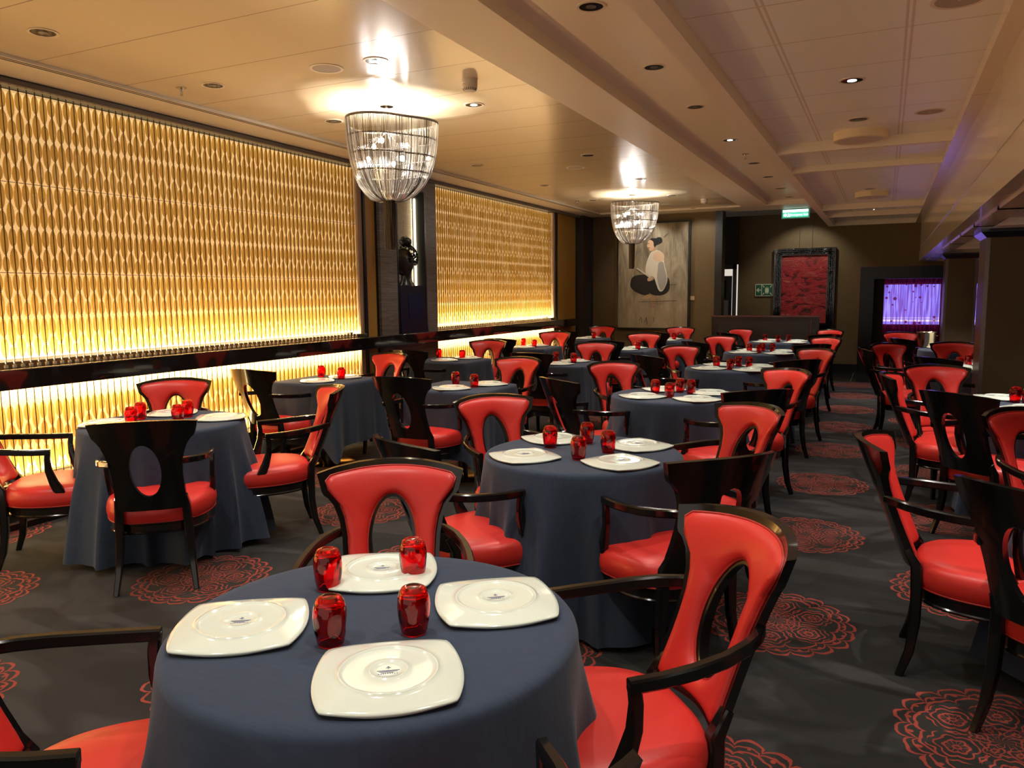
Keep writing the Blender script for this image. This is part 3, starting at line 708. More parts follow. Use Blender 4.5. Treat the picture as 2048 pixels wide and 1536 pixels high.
# ------------------------------------------------------------------ the armchair (origin on the floor under the seat, facing +y)
def back_y(x, z): return -.300-(z-.45)*.40+.10*(x/.25)**2
OUT = [(0, .435), (.08, .432), (.140, .430), (.166, .435), (.166, .50), (.163, .56), (.163, .62), (.167, .68), (.178, .735), (.196, .782), (.214, .808), (.228, .820), (.234, .832), (.250, .893), (.20, .903), (.12, .912), (.05, .9155), (0, .916)]
HC = .652; HA, HB = .071, .140
def ray_hit(poly, o, d):
    best = None
    for i in range(len(poly)):
        a, c = poly[i], poly[(i+1) % len(poly)]
        ex, ez = c[0]-a[0], c[1]-a[1]; den = d[0]*ez-d[1]*ex
        if abs(den) < 1e-12: continue
        s = ((a[0]-o[0])*ez-(a[1]-o[1])*ex)/den; q = ((a[0]-o[0])*d[1]-(a[1]-o[1])*d[0])/den
        if s > 0 and -1e-6 <= q <= 1+1e-6 and (best is None or s < best): best = s
    return best
def full_outline(inset=0.):
    if inset:
        r_ = [(x_, z_) for x_, z_ in OUT]; n_ = []
        P_ = r_+[(-x_, z_) for x_, z_ in reversed(r_[1:-1])]
        k_ = len(P_)
        for i in range(k_):
            a, c_, e_ = P_[i-1], P_[i], P_[(i+1) % k_]
            t1 = Vector((c_[0]-a[0], c_[1]-a[1])).normalized(); t2 = Vector((e_[0]-c_[0], e_[1]-c_[1])).normalized()
            nn = Vector((-(t1.y+t2.y), t1.x+t2.x)); nn.normalize(); cosh = max(.5, nn.dot(Vector((-t1.y, t1.x))))
            n_.append((c_[0]+nn.x*inset/cosh, c_[1]+nn.y*inset/cosh))
        return n_
    return [(x_, z_) for x_, z_ in OUT]+[(-x_, z_) for x_, z_ in reversed(OUT[1:-1])]
def angles():
    A = set()
    for (x_, z_) in full_outline(): A.add(round(math.atan2(z_-HC, x_), 5))
    A = sorted(A); B = []
    for i, a in enumerate(A):
        nx_ = A[(i+1) % len(A)]+(2*PI if i == len(A)-1 else 0); k = max(1, int(math.ceil((nx_-a)/.11)))
        B += [a+(nx_-a)*q/k for q in range(k)]
    return B
ANG = angles()
def ring_surface(outl, ha, hb, rad_t, yoff):
    """grid of points between hole ellipse and outline; rad_t list of 0..1, yoff(t)->offset towards the front"""
    rows = []
    for tt in rad_t:
        row = []
        for a in ANG:
            d = (math.cos(a), math.sin(a)); s1_ = ray_hit(outl, (0, HC), d)
            s0_ = 1/math.sqrt((d[0]/ha)**2+(d[1]/hb)**2)
            s_ = s0_+(s1_-s0_)*tt; x_, z_ = d[0]*s_, HC+d[1]*s_
            row.append((x_, z_))
        rows.append(row)
    return rows
def make_backrest(parent):
    o_ = full_outline(); T = [0, .25, .5, .75, 1.]; n = len(ANG)
    rows = ring_surface(o_, HA, HB, T, None); v = []
    for yo in (.014, -.014):
        for row in rows: v += [(x_, back_y(x_, z_)+yo, z_) for x_, z_ in row]
    f = []; k = len(T)*n
    for j in range(len(T)-1):
        for i in range(n):
            a, b_, c_, d_ = j*n+i, j*n+(i+1) % n, (j+1)*n+(i+1) % n, (j+1)*n+i
            f += [(a, b_, c_, d_), (k+d_, k+c_, k+b_, k+a)]
    for i in range(n):
        f.append((k+i, k+(i+1) % n, (i+1) % n, i)); e = (len(T)-1)*n
        f.append((e+i, e+(i+1) % n, k+e+(i+1) % n, k+e+i))
    o = link_mesh('backrest', v, f, m_black, parent); fixn(o); autosmooth(o, 38); return o
def make_back_cushion(parent):
    o_ = full_outline(.020); T = [0, .03, .10, .22, .38, .5, .62, .78, .90, .97, 1.]; n = len(ANG)
    rows = ring_surface(o_, HA+.013, HB+.013, T, None); v = []
    for tt, row in zip(T, rows):
        yo = .014+.026*(max(0., 1-abs(2*tt-1)**3.2))**.55
        v += [(x_, back_y(x_, z_)+yo, z_) for x_, z_ in row]
    f = []
    for j in range(len(T)-1):
        for i in range(n): f.append((j*n+i, (j+1)*n+i, (j+1)*n+(i+1) % n, j*n+(i+1) % n))
    o = link_mesh('back_cushion', v, f, m_leather, parent, smooth=True)
    mb = MB()
    for q in (0, -1): mb.tube([(x_, back_y(x_, z_)+.0165, z_) for x_, z_ in rows[q]], .0036, 6, closed=True)
    mb.build('piping', m_piping, o, 80); return o
def seat_outline(a, s=1.):
    c_, s_ = math.cos(a), math.sin(a); e = .62
    x_ = .270*math.copysign(abs(c_)**e, c_); y_ = .268*math.copysign(abs(s_)**.70, s_)
    if y_ < 0: x_ *= 1-.14*(-y_/.268)
    return x_*s, y_*s+.012
def seat_stack(name, prof, mt, parent, ang=60):
    n = 56; v = []
    for (s, z_) in prof: v += [(*seat_outline(2*PI*i/n, s), z_+( .010*(1-(seat_outline(2*PI*i/n, 1)[0]/.27)**2)*0)) for i in range(n)]
    f = []; k = len(prof)
    for j in range(k-1):
        for i in range(n): f.append((j*n+i, j*n+(i+1) % n, (j+1)*n+(i+1) % n, (j+1)*n+i))
    f += [tuple(range(n-1, -1, -1)), tuple(range((k-1)*n, k*n))]
    o = link_mesh(name, v, f, mt, parent); fixn(o); autosmooth(o, ang); return o
def make_chair():
    e = empty('dining_armchair', (0, 0, 0))
    make_backrest(e); make_back_cushion(e)
    seat_stack('seat', [(.965, .352), (.99, .362), (1.01, .385), (1.012, .405), (.995, .428), (.955, .447), (.88, .459), (.70, .467), (.45, .471), (.2, .472)], m_leather, e)
    rail = seat_stack('seat_rail', [(.90, .292), (.955, .295), (.962, .303), (.945, .308), (.945, .340), (.97, .345), (.97, .352), (.90, .353)], m_black, e, 30)
    mb = MB(); n = 56; mb.tube([(*seat_outline(2*PI*i/n, .985), .356) for i in range(n)], .0035, 5, closed=True); mb.build('seat_piping', m_piping, e, 80)
    for s in (-1, 1):
        mb = MB()
        mb.tube([(s*.155, back_y(.155, .50), .50), (s*.158, -.248, .44), (s*.162, -.243, .34), (s*.168, -.243, .22), (s*.178, -.258, .10), (s*.190, -.290, .0)],
                [(.016, .014), (.021, .021), (.022, .022), (.019, .020), (.016, .018), (.013, .015)], 8, flat=(0, 1, 0)); mb.build('leg', m_black, e, 35)
        mb = MB()
        mb.tube([(s*.195, .185, .345), (s*.198, .190, .27), (s*.200, .192, .17), (s*.203, .200, .08), (s*.208, .218, 0.)],
                [(.024, .024), (.023, .023), (.019, .019), (.016, .016), (.013, .014)], 8, flat=(0, 1, 0)); mb.build('leg', m_black, e, 35)
        mb = MB()
        pts = [(s*.160, -.365, .692), (s*.190, -.338, .690), (s*.222, -.285, .684), (s*.246, -.215, .676), (s*.260, -.130, .669), (s*.266, -.05, .665), (s*.266, .030, .663)]
        mb.tube(pts, [(.012, .016)]*2+[(.0135, .017)]*5, 8, flat=(0, 1, 0)); ar = mb.build('armrest', m_black, e, 35)
        mb = MB()
        mb.tube([(s*.265, .018, .668), (s*.264, .012, .62), (s*.262, .015, .56), (s*.258, .035, .49), (s*.252, .062, .43), (s*.246, .085, .37), (s*.240, .092, .31)],
                [(.0135, .014), (.013, .015), (.013, .018), (.014, .023), (.015, .028), (.016, .032), (.016, .034)], 8, flat=(0, 1, 0)); mb.build('arm_support', m_black, e, 35)
    return e
CH0 = make_chair(); first = [True]
CHAIRS = []
def chair(mx, my, face, label, group=None):
    """mx,my: point midway between the top corners of the back; face: direction it looks, degrees"""
    a = math.radians(face); ox = mx+.377*math.cos(a); oy = my+.377*math.sin(a)
    o = CH0 if first[0] else copy_tree(CH0)
    if first[0]: kids(CH0); [kids(c) for c in kids(CH0)]
    first[0] = False
    o.location = (ox, oy, 0); o.rotation_euler = (0, 0, a-PI/2); o['label'] = label; o['category'] = 'chair'; o['group'] = group or 'red leather armchairs with black frames'
    CHAIRS.append(o); return o

# ------------------------------------------------------------------ tables and cloths
def table_parts(e, rnd_, size):
    mb = MB()
    if rnd_: mb.cyl(0, 0, .715, .748, size-.012, n=48)
    else: mb.box(-size+.012, size-.012, -size+.012, size-.012, .715, .748)
    mb.build('tabletop', m_wood, e)
    mb = MB(); mb.lathe([(.045, .02), (.04, .06), (.035, .3), (.035, .66), (.12, .715)], n=20); mb.build('pedestal', m_darkmetal, e, 40)
    mb = MB(); mb.lathe([(0, .0), (.235, .0), (.235, .008), (.22, .014), (.05, .022), (0, .022)], n=40); mb.build('base_disc', m_brass, e, 40)
def round_cloth(R, seed, hem=.03, flare=.075):
    rr = random.Random(seed); n = 168
    ph = [rr.uniform(0, 2*PI) for _ in range(6)]; k1 = rr.choice([7, 8, 9]); k2 = rr.choice([5, 6, 7])
    prof = [(0, .752), (.25, .752), (.5, .752), (.75, .752), (.92, .752), (.968, .7515), (.990, .748), (1.003, .741), (1.010, .730)]
    v = []; 
    for (s, z_) in prof:
        for i in range(n): a = 2*PI*i/n; v.append((R*s*math.cos(a), R*s*math.sin(a), z_))
    rows = 16
    for j in range(1, rows+1):
        tt = j/rows
        for i in range(n):
            a = 2*PI*i/n
            w_ = math.sin(k1*a+ph[0]+.8*math.sin(2*a+ph[3])); w2 = math.sin(k2*a+ph[1]+.9*math.sin(3*a+ph[4])); w3 = math.sin(23*a+ph[2])
            sh = .6*(1-abs(w_))**1.3*2-.5
            fold = .075*sh*min(1., tt*2.4)+.045*w2*tt+.003*w3*tt
            r_ = R*1.010+flare*(1-(1-tt)**1.6)*(.75+.35*w2)+fold*(tt**.7)
            zz = .730-(.730-hem)*tt
            if j == rows: zz += .012*w2+.006*w_
            v.append((r_*math.cos(a), r_*math.sin(a), max(zz, .006)))
    f = []; k = len(prof)+rows
    for j in range(k-1):
        for i in range(n): f.append((j*n+i, (j+1)*n+i, (j+1)*n+(i+1) % n, j*n+(i+1) % n))
    o = link_mesh('tablecloth', v, f, m_cloth, None, smooth=True)
    return o
def square_cloth(h, seed, hem=.22):
    rr = random.Random(seed); n = 176; ph = [rr.uniform(0, 2*PI) for _ in range(6)]
    def out(a, p=14.):
        c_, s_ = math.cos(a), math.sin(a); return h/((abs(c_)**p+abs(s_)**p)**(1/p))
    prof = [(0, .752), (.3, .752), (.6, .752), (.88, .752), (.965, .7515), (.990, .747), (1.004, .739), (1.010, .728)]
    v = []
    for (s, z_) in prof:
        for i in range(n): a = 2*PI*i/n; r_ = out(a)*s; v.append((r_*math.cos(a), r_*math.sin(a), z_))
    rows = 14
    for j in range(1, rows+1):
        tt = j/rows
        for i in range(n):
            a = 2*PI*i/n; q = (a/(PI/2)) % 1.; cor = math.exp(-((q-.5)/.085)**2); c2 = math.exp(-((q-.5)/.2)**2)
            w_ = math.sin(26*a+ph[0]+math.sin(4*a)); w2 = math.sin(9*a+ph[1])
            r_ = out(a)*1.010+tt*(.012+.085*cor+.018*w2*.6-.02*(c2-cor))+.010*w_*tt*(c2*1.2+.15)
            zz = .728-(.728-(hem-.12*cor))*tt
            v.append((r_*math.cos(a), r_*math.sin(a), zz+(.006*w2 if j == rows else 0)))
    f = []; k = len(prof)+rows
    for j in range(k-1):
        for i in range(n): f.append((j*n+i, (j+1)*n+i, (j+1)*n+(i+1) % n, j*n+(i+1) % n))
    return link_mesh('tablecloth', v, f, m_cloth, None, smooth=True)

# ------------------------------------------------------------------ upturned plate and tumbler
def plate_mesh():
    n = 96; v = []
    def ol(a):
        best = 1e9
        for q in range(4):                      # four bulged sides meeting at corners
            b_ = a-q*PI/2; cx = -.220; rad = .366; c_ = math.cos(b_); s_ = math.sin(b_)
            disc = (cx*c_)**2-(cx*cx-rad*rad)
            if disc > 0:
                r_ = cx*c_+math.sqrt(disc)
                if r_ > 0: best = min(best, r_)
        return best
    def pt(a, t_, z_):                          # t_=1 outline, 0 circle of r .105
        q = ol(a); qs = min(q, .174); r_ = .096+(qs-.096)*t_; return (r_*math.cos(a), r_*math.sin(a), z_)
    def cor(a): return abs(math.sin(2*a))**3
    rows = []
    rows.append([(0, 0, .016)]*n)
    for r_, z_ in ((.05, .016), (.09, .014)): rows.append([(r_*math.cos(2*PI*i/n), r_*math.sin(2*PI*i/n), z_) for i in range(n)])
    for t_, z_ in ((.5, .010), (1., .004)): rows.append([pt(2*PI*i/n, t_, z_+.006*t_*(1-cor(2*PI*i/n))*-.3+.003*t_*cor(2*PI*i/n)) for i in range(n)])
    for t_, z_ in ((1.012, .0065), (1., .009), (.85, .0105), (.55, .0140), (.25, .0172), (.08, .0185)): rows.append([pt(2*PI*i/n, t_, z_+.003*t_*cor(2*PI*i/n)) for i in range(n)])
    for r_, z_ in ((.0985, .0210), (.0965, .0222), (.0940, .0217), (.0920, .0190), (.085, .0184), (.05, .0188), (.0395, .0190), (.0380, .0206), (.0362, .0208), (.0345, .0188), (.02, .0187)):
        rows.append([(r_*math.cos(2*PI*i/n), r_*math.sin(2*PI*i/n), z_) for i in range(n)])
    rows.append([(0, 0, .0187)]*n)
    for r_ in rows: v += r_
    f = []
    for j in range(len(rows)-1):
        for i in range(n): f.append((j*n+i, j*n+(i+1) % n, (j+1)*n+(i+1) % n, (j+1)*n+i))
    bm = bmesh.new(); me = bpy.data.meshes.new('dinner_plate'); me.from_pydata(v, [], f); bm.from_mesh(me); bmesh.ops.remove_doubles(bm, verts=bm.verts, dist=1e-6); bmesh.ops.recalc_face_normals(bm, faces=bm.faces)
    bm.to_mesh(me); bm.free(); me.materials.append(m_plate); me.polygons.foreach_set('use_smooth', [True]*len(me.polygons)); return me
PL = plate_mesh()
mk = MB()
for k_, (a, c, w_) in enumerate([(-.022, .022, .0011), (-.018, .018, .0008), (-.014, .010, .0008)]):
    yy = -.004-.0042*k_; mk.box(a, c, yy-w_, yy+w_, .0187, .0192)
for q in range(9): mk.box(-.020+q*.0044, -.0175+q*.0044, -.0175, -.0155, .0187, .0192)
mk.box(-.001, .001, .003, .013, .0187, .0192); mk.box(-.005, .005, .006, .0075, .0187, .0192); mk.box(-.003, .003, .010, .0112, .0187, .0192)
MK = bpy.data.meshes.new('maker_mark'); MK.from_pydata(mk.v, [], mk.f); MK.materials.append(m_mark)
def plate(x, y, rot, label, group, mark=False, z=.754):
    o = bpy.data.objects.new('dinner_plate', PL); C.objects.link(o); o.location = (x, y, z); o.rotation_euler = (0, 0, math.radians(rot)); tag(o, label, 'plate', group)
    if mark: k = bpy.data.objects.new('maker_mark', MK); C.objects.link(k); k.parent = o
def tumbler_mesh():
    n = 60; prof = [(.0275, 0), (.0305, .012), (.0340, .030), (.0362, .050), (.0366, .064), (.0352, .080), (.0315, .094), (.0262, .1030), (.0205, .1060), (.0150, .1065), (.0120, .1048), (.004, .1040)]
    # densify
    pr = []
    for i in range(len(prof)-1):
        for q in range(3 if i < 6 else 2):
            tt = q/(3 if i < 6 else 2); pr.append((prof[i][0]*(1-tt)+prof[i+1][0]*tt, prof[i][1]*(1-tt)+prof[i+1][1]*tt))
    pr.append(prof[-1]); inner = [(max(r_-.0026, .002), z_) for r_, z_ in pr if z_ < .094]
    v = []; rows = []
    for r_, z_ in pr:
        row = []
        for i in range(n):
            a = 2*PI*i/n; q = ((a/(2*PI)*5) % 1.)-.5
            dd = ((q*2*PI/5*r_)/.0125)**2+((z_-.046)/.022)**2
            k_ = r_-.0022*(max(0, 1-dd))**.6
            row.append((k_*math.cos(a), k_*math.sin(a), z_))
        rows.append(row)
    inn = [[(r_*math.cos(2*PI*i/n), r_*math.sin(2*PI*i/n), z_) for i in range(n)] for r_, z_ in inner]
    topz = .094; inn.append([(.5*inner[-1][0]*math.cos(2*PI*i/n), .5*inner[-1][0]*math.sin(2*PI*i/n), topz+.002) for i in range(n)])
    allr = [list(r_) for r_ in reversed(inn)]+rows
    for r_ in allr: v += r_
    f = []
    for j in range(len(allr)-1):
        for i in range(n): f.append((j*n+i, j*n+(i+1) % n, (j+1)*n+(i+1) % n, (j+1)*n+i))
    f.append(tuple(range(n-1, -1, -1))); k = len(allr)-1; f.append(tuple(range(k*n, k*n+n)))
    bm = bmesh.new(); me = bpy.data.meshes.new('tumbler'); me.from_pydata(v, [], f); bm.from_mesh(me); bmesh.ops.recalc_face_normals(bm, faces=bm.faces); bm.to_mesh(me); bm.free()
    me.materials.append(m_glass); me.polygons.foreach_set('use_smooth', [True]*len(me.polygons)); return me
TU = tumbler_mesh()
def tumbler(x, y, label, group, z=.7535):
    o = bpy.data.objects.new('tumbler', TU); C.objects.link(o); o.location = (x, y, z); o.rotation_euler = (0, 0, (x*7.3+y*3.1) % 6.28); tag(o, label, 'glass', group)

# ------------------------------------------------------------------ place settings, table by table
ORD = ['nearest', 'second', 'third', 'fourth', 'fifth', 'farthest']
def rtable(cx, cy, name, seed, rot, chairs, plates, glasses, R=.462, mark=False, hem=.03):
    e = empty('round_table', (cx, cy, 0), 0, 'pedestal dining table under the navy cloth, '+name, 'table', 'round dining tables'); table_parts(e, True, R)
    c = round_cloth(R, seed, hem); c.location = (cx, cy, 0); c.rotation_euler = (0, 0, rot); tag(c, 'floor-length dark navy cloth draped over the '+name, 'tablecloth', 'navy cloths on round tables')
    for (mx, my, fc, lb) in chairs: chair(mx, my, fc, 'red armchair '+lb+' of the '+name)
    for (px, py, ro, lb) in plates: plate(px, py, ro, 'upturned white plate at the '+lb+' of the '+name, 'upturned white plates', mark)
    for (px, py, lb) in glasses: tumbler(px, py, 'upside-down red tumbler, '+lb+' on the '+name, 'upside-down red tumblers')
def stable(cx, cy, name, seed, chairs, plates, glasses, h=.352):
    e = empty('square_table', (cx, cy, 0), 0, 'square dining table under the navy cloth, '+name, 'table', 'square dining tables'); table_parts(e, False, h)
    c = square_cloth(h, seed); c.location = (cx, cy, 0); tag(c, 'dark navy cloth hanging over the '+name, 'tablecloth', 'navy cloths on square tables')
    for (mx, my, fc, lb) in chairs: chair(mx, my, fc, 'red armchair '+lb+' of the '+name)
    for (px, py, ro, lb) in plates: plate(px, py, ro, 'upturned white plate on the '+lb+' of the '+name, 'upturned white plates')
    for (px, py, lb) in glasses: tumbler(px, py, 'upside-down red tumbler, '+lb+' on the '+name, 'upside-down red tumblers')
bk = 'facing the camera, back-left side'; rt = 'angled left, right-hand side'; fr = 'seen from behind, front side'; lf = 'at the left side'
N = 'nearest round table'
rtable(-1.03, 1.40, N, 11, 0., [(-1.52, 2.18, -60, bk), (-.335, 1.985, -138, rt), (-.45, .76, 134, 'cut off by the bottom edge, front side'), (-1.78, .83, 35, 'cut off by the corner, left side')],
       [(-1.283, 1.240, 33, 'left place'), (-1.190, 1.655, 30, 'back place'), (-.820, 1.600, 36, 'right place'), (-.845, 1.185, 35, 'front place')],
       [(-1.312, 1.586, 'back left one'), (-1.126, 1.711, 'back right one'), (-1.048, 1.258, 'front left one'), (-.911, 1.380, 'front right one')] and
       [(-1.255, 1.510, 'back left one'), (-1.100, 1.668, 'back right one'), (-1.048, 1.262, 'front left one'), (-.915, 1.385, 'front right one')], R=.462, mark=True)
N = 'second round table'
rtable(-1.26, 3.38, N, 12, 1.3, [(-2.01, 3.93, -38, bk), (-1.77, 2.66, 62, 'showing only its top rim, left side'), (-.62, 4.10, -130, rt), (-.52, 2.86, 139, 'seen from behind by the aisle, front side')],
       [(-1.46, 3.155, 52, 'left place'), (-1.50, 3.60, 55, 'back place'), (-1.06, 3.60, 58, 'right place'), (-1.02, 3.20, 60, 'front place')],
       [(-1.445, 3.42, 'left one'), (-1.315, 3.585, 'back one'), (-1.220, 3.215, 'front one'), (-1.145, 3.410, 'right one')], mark=True)
N = 'third round table'
rtable(-1.36, 5.58, N, 13, 2.1, [(-2.06, 6.27, -43, bk), (-2.04, 5.00, 53, lf), (-.66, 6.13, -130, rt), (-.68, 4.87, 132, fr)],
       [(-1.545, 5.36, 50, 'left place'), (-1.50, 5.80, 48, 'back place'), (-1.13, 5.73, 50, 'right place'), (-1.15, 5.35, 50, 'front place')],
       [(-1.51, 5.575, 'left one'), (-1.36, 5.72, 'back one'), (-1.36, 5.41, 'front one'), (-1.265, 5.66, 'right one')])
N = 'fourth round table'
rtable(-1.33, 7.80, N, 14, .7, [(-2.01, 8.46, -43, bk), (-2.02, 7.14, 54, lf), (-.62, 8.42, -130, rt), (-.66, 7.12, 133, fr)],
       [(-1.52, 7.56, 50, 'left place'), (-1.49, 7.99, 48, 'back place'), (-1.10, 7.96, 50, 'right place'), (-1.12, 7.54, 50, 'front place')],
       [(-1.49, 7.79, 'left one'), (-1.30, 7.93, 'back one'), (-1.32, 7.58, 'front one'), (-1.19, 7.88, 'right one')])
N = 'fifth round table'
rtable(-1.34, 9.92, N, 15, 1.9, [(-1.97, 10.52, -45, bk), (-2.04, 9.30, 50, lf), (-.66, 10.52, -130, rt), (-.72, 9.24, 131, fr)],
       [(-1.54, 9.69, 50, 'left place'), (-1.51, 10.12, 48, 'back place'), (-1.12, 10.08, 50, 'right place'), (-1.12, 9.66, 50, 'front place')],
       [(-1.50, 9.92, 'left one'), (-1.36, 10.05, 'back one'), (-1.36, 9.74, 'front one'), (-1.24, 10.02, 'right one')])
N = 'sixth round table'
rtable(-1.38, 12.05, N, 16, .2, [(-2.05, 12.62, -42, bk), (-2.06, 11.45, 47, lf), (-.74, 12.66, -128, rt), (-.74, 11.37, 130, fr)],
       [(-1.58, 11.82, 50, 'left place'), (-1.55, 12.25, 48, 'back place'), (-1.16, 12.22, 50, 'right place'), (-1.16, 11.80, 50, 'front place')],
       [(-1.60, 12.06, 'left one'), (-1.40, 11.92, 'middle one'), (-1.28, 12.16, 'right one')])
N = 'round table by the left wall'
rtable(-3.90, 3.24, N, 17, 1.1, [(-4.56, 3.90, -48, 'facing the camera before the glowing panel'), (-3.235, 2.565, 131, 'seen squarely from behind, front side'), (-3.25, 3.95, -131, 'in profile facing left, right-hand side'), (-4.56, 2.56, 43, 'cut off by the left picture edge')],
       [(-4.13, 3.03, 40, 'left place'), (-4.09, 3.47, 40, 'back place'), (-3.66, 3.46, 42, 'right place'), (-3.70, 3.02, 42, 'front place')],
       [(-4.10, 3.24, 'left one'), (-3.90, 3.42, 'back one'), (-3.98, 3.08, 'front left one'), (-3.80, 3.26, 'right one')])
# square tables, two columns
B_ = [(5.44, 'near'), (7.68, 'second'), (9.88, 'third'), (12.0, 'far')]
lfb = 'seen from behind, near side'; rtb = 'facing the camera, far side'
N = 'first square table, wall column'
stable(-4.47, 5.46, N, 21, [(-4.64, 4.74, 88, lfb), (-4.52, 6.50, -98, rtb)], [(-4.44, 5.30, 45, 'near side'), (-4.42, 5.66, 45, 'far side')], [(-4.66, 5.62, 'left one'), (-4.36, 5.53, 'right one')])
N = 'first square table, inner column'
stable(-3.09, 5.46, N, 22, [(-3.16, 4.70, 91, lfb), (-3.04, 6.43, -96, rtb)], [(-3.08, 5.28, 45, 'near side'), (-2.93, 5.64, 45, 'far side')], [(-3.20, 5.56, 'left one'), (-2.96, 5.44, 'right one')])
N = 'second square table, wall column'
stable(-4.46, 7.66, N, 23, [(-4.60, 6.98, 90, lfb), (-4.55, 8.74, -80, rtb)], [(-4.46, 7.50, 45, 'near side'), (-4.36, 7.88, 45, 'far side')], [(-4.76, 7.88, 'left one'), (-4.38, 7.77, 'right one')])
N = 'second square table, inner column'
stable(-3.09, 7.70, N, 24, [(-3.19, 7.06, 88, lfb), (-3.09, 8.72, -82, rtb)], [(-3.08, 7.54, 45, 'near side'), (-3.04, 7.92, 45, 'far side')], [(-3.25, 7.86, 'left one'), (-3.00, 7.76, 'right one')])
N = 'third square table, wall column'
stable(-4.47, 9.88, N, 25, [(-4.61, 9.20, 86, lfb), (-4.55, 10.96, -80, rtb)], [(-4.50, 9.72, 45, 'near side'), (-4.46, 10.10, 45, 'far side')], [(-4.68, 10.10, 'left one'), (-4.40, 9.86, 'right one')])
N = 'third square table, inner column'
stable(-3.09, 9.88, N, 26, [(-3.12, 9.17, 86, lfb), (-3.13, 10.90, -80, rtb)], [(-3.04, 9.72, 45, 'near side'), (-3.02, 10.10, 45, 'far side')], [(-2.91, 9.86, 'only one')])
N = 'fourth square table, wall column'
stable(-4.47, 12.06, N, 27, [(-4.56, 11.38, 82, lfb), (-4.50, 13.05, -92, rtb)], [(-4.45, 11.90, 45, 'near side'), (-4.42, 12.26, 45, 'far side')], [(-4.33, 12.12, 'only one')])
N = 'fourth square table, inner column'
stable(-3.09, 12.0, N, 28, [(-3.10, 11.34, 80, lfb), (-3.09, 12.95, -88, rtb)], [(-3.04, 11.84, 45, 'near side'), (-3.04, 12.20, 45, 'far side')], [(-2.98, 12.08, 'only one')])
# right of the aisle
N = 'nearest table right of the aisle'
rtable(1.0, 3.50, N, 31, .5, [(.03, 3.44, -3, 'turned sideways, left side'), (.43, 2.73, 52, 'seen from behind, front side'), (.66, 4.43, -58, 'facing left, far side')],
       [(.70, 3.42, 10, 'left place'), (.88, 3.20, 55, 'front place')], [(.92, 3.66, 'left one')], R=.47)
N = 'second table right of the aisle'
rtable(.98, 5.97, N, 32, 1.5, [(.10, 6.08, -6, 'turned sideways, left side'), (.40, 5.12, 48, 'seen from behind, front side'), (.38, 6.82, -72, 'facing the camera, far side')],
       [(.74, 6.18, 20, 'back left place'), (.84, 5.68, 55, 'front place')], [(.80, 6.00, 'left one'), (.86, 5.93, 'right one')])
N = 'third table right of the aisle'
rtable(.86, 8.62, N, 33, 2.5, [(-.13, 8.74, 6, 'turned sideways, left side'), (.43, 7.70, 46, 'seen from behind, front side'), (.06, 9.52, -48, 'angled right, far left side'), (.72, 9.92, -98, 'facing the camera, far side')],
       [(.62, 8.72, 20, 'left place'), (.74, 8.36, 55, 'front place'), (.90, 8.90, 80, 'back place')], [(.66, 8.46, 'left one'), (.83, 8.62, 'right one'), (.76, 8.76, 'middle one')])
N = 'farthest table right of the aisle'
rtable(.86, 11.10, N, 34, .9, [(.21, 12.12, -70, 'facing the camera, far left side'), (.20, 10.60, 35, 'seen from behind, left side')],
       [(.70, 10.82, 45, 'front place'), (.66, 11.30, 45, 'left place'), (1.10, 10.90, 45, 'right place')], [(.72, 11.02, 'left one'), (.86, 11.04, 'middle one'), (1.02, 10.98, 'right one')])
# wine bucket
wb = empty('wine_bucket', (.50, 11.36, .7535), 0, 'bronze-coloured metal wine bucket with ring handles on the farthest right table', 'bucket')
m_bk = mat('bronze_metal', (.55, .42, .28), .2, metal=1.)
mb = MB(); mb.lathe([(.085, 0), (.098, .06), (.112, .19), (.122, .20), (.118, .205), (.106, .195), (.092, .06), (.08, .006), (0, .006)], n=36); mb.lathe([(0, 0), (.085, 0)], n=36); mb.build('bucket_body', m_bk, wb, 40)
for s in (-1, 1):
    mb = MB(); mb.tube([(s*.112+s*.020*abs(math.sin(q*PI/6)), .022*math.cos(q*PI/6), .155+.0) for q in range(7)], .005, 6); mb.build('ring_handle', m_bk, wb, 60)

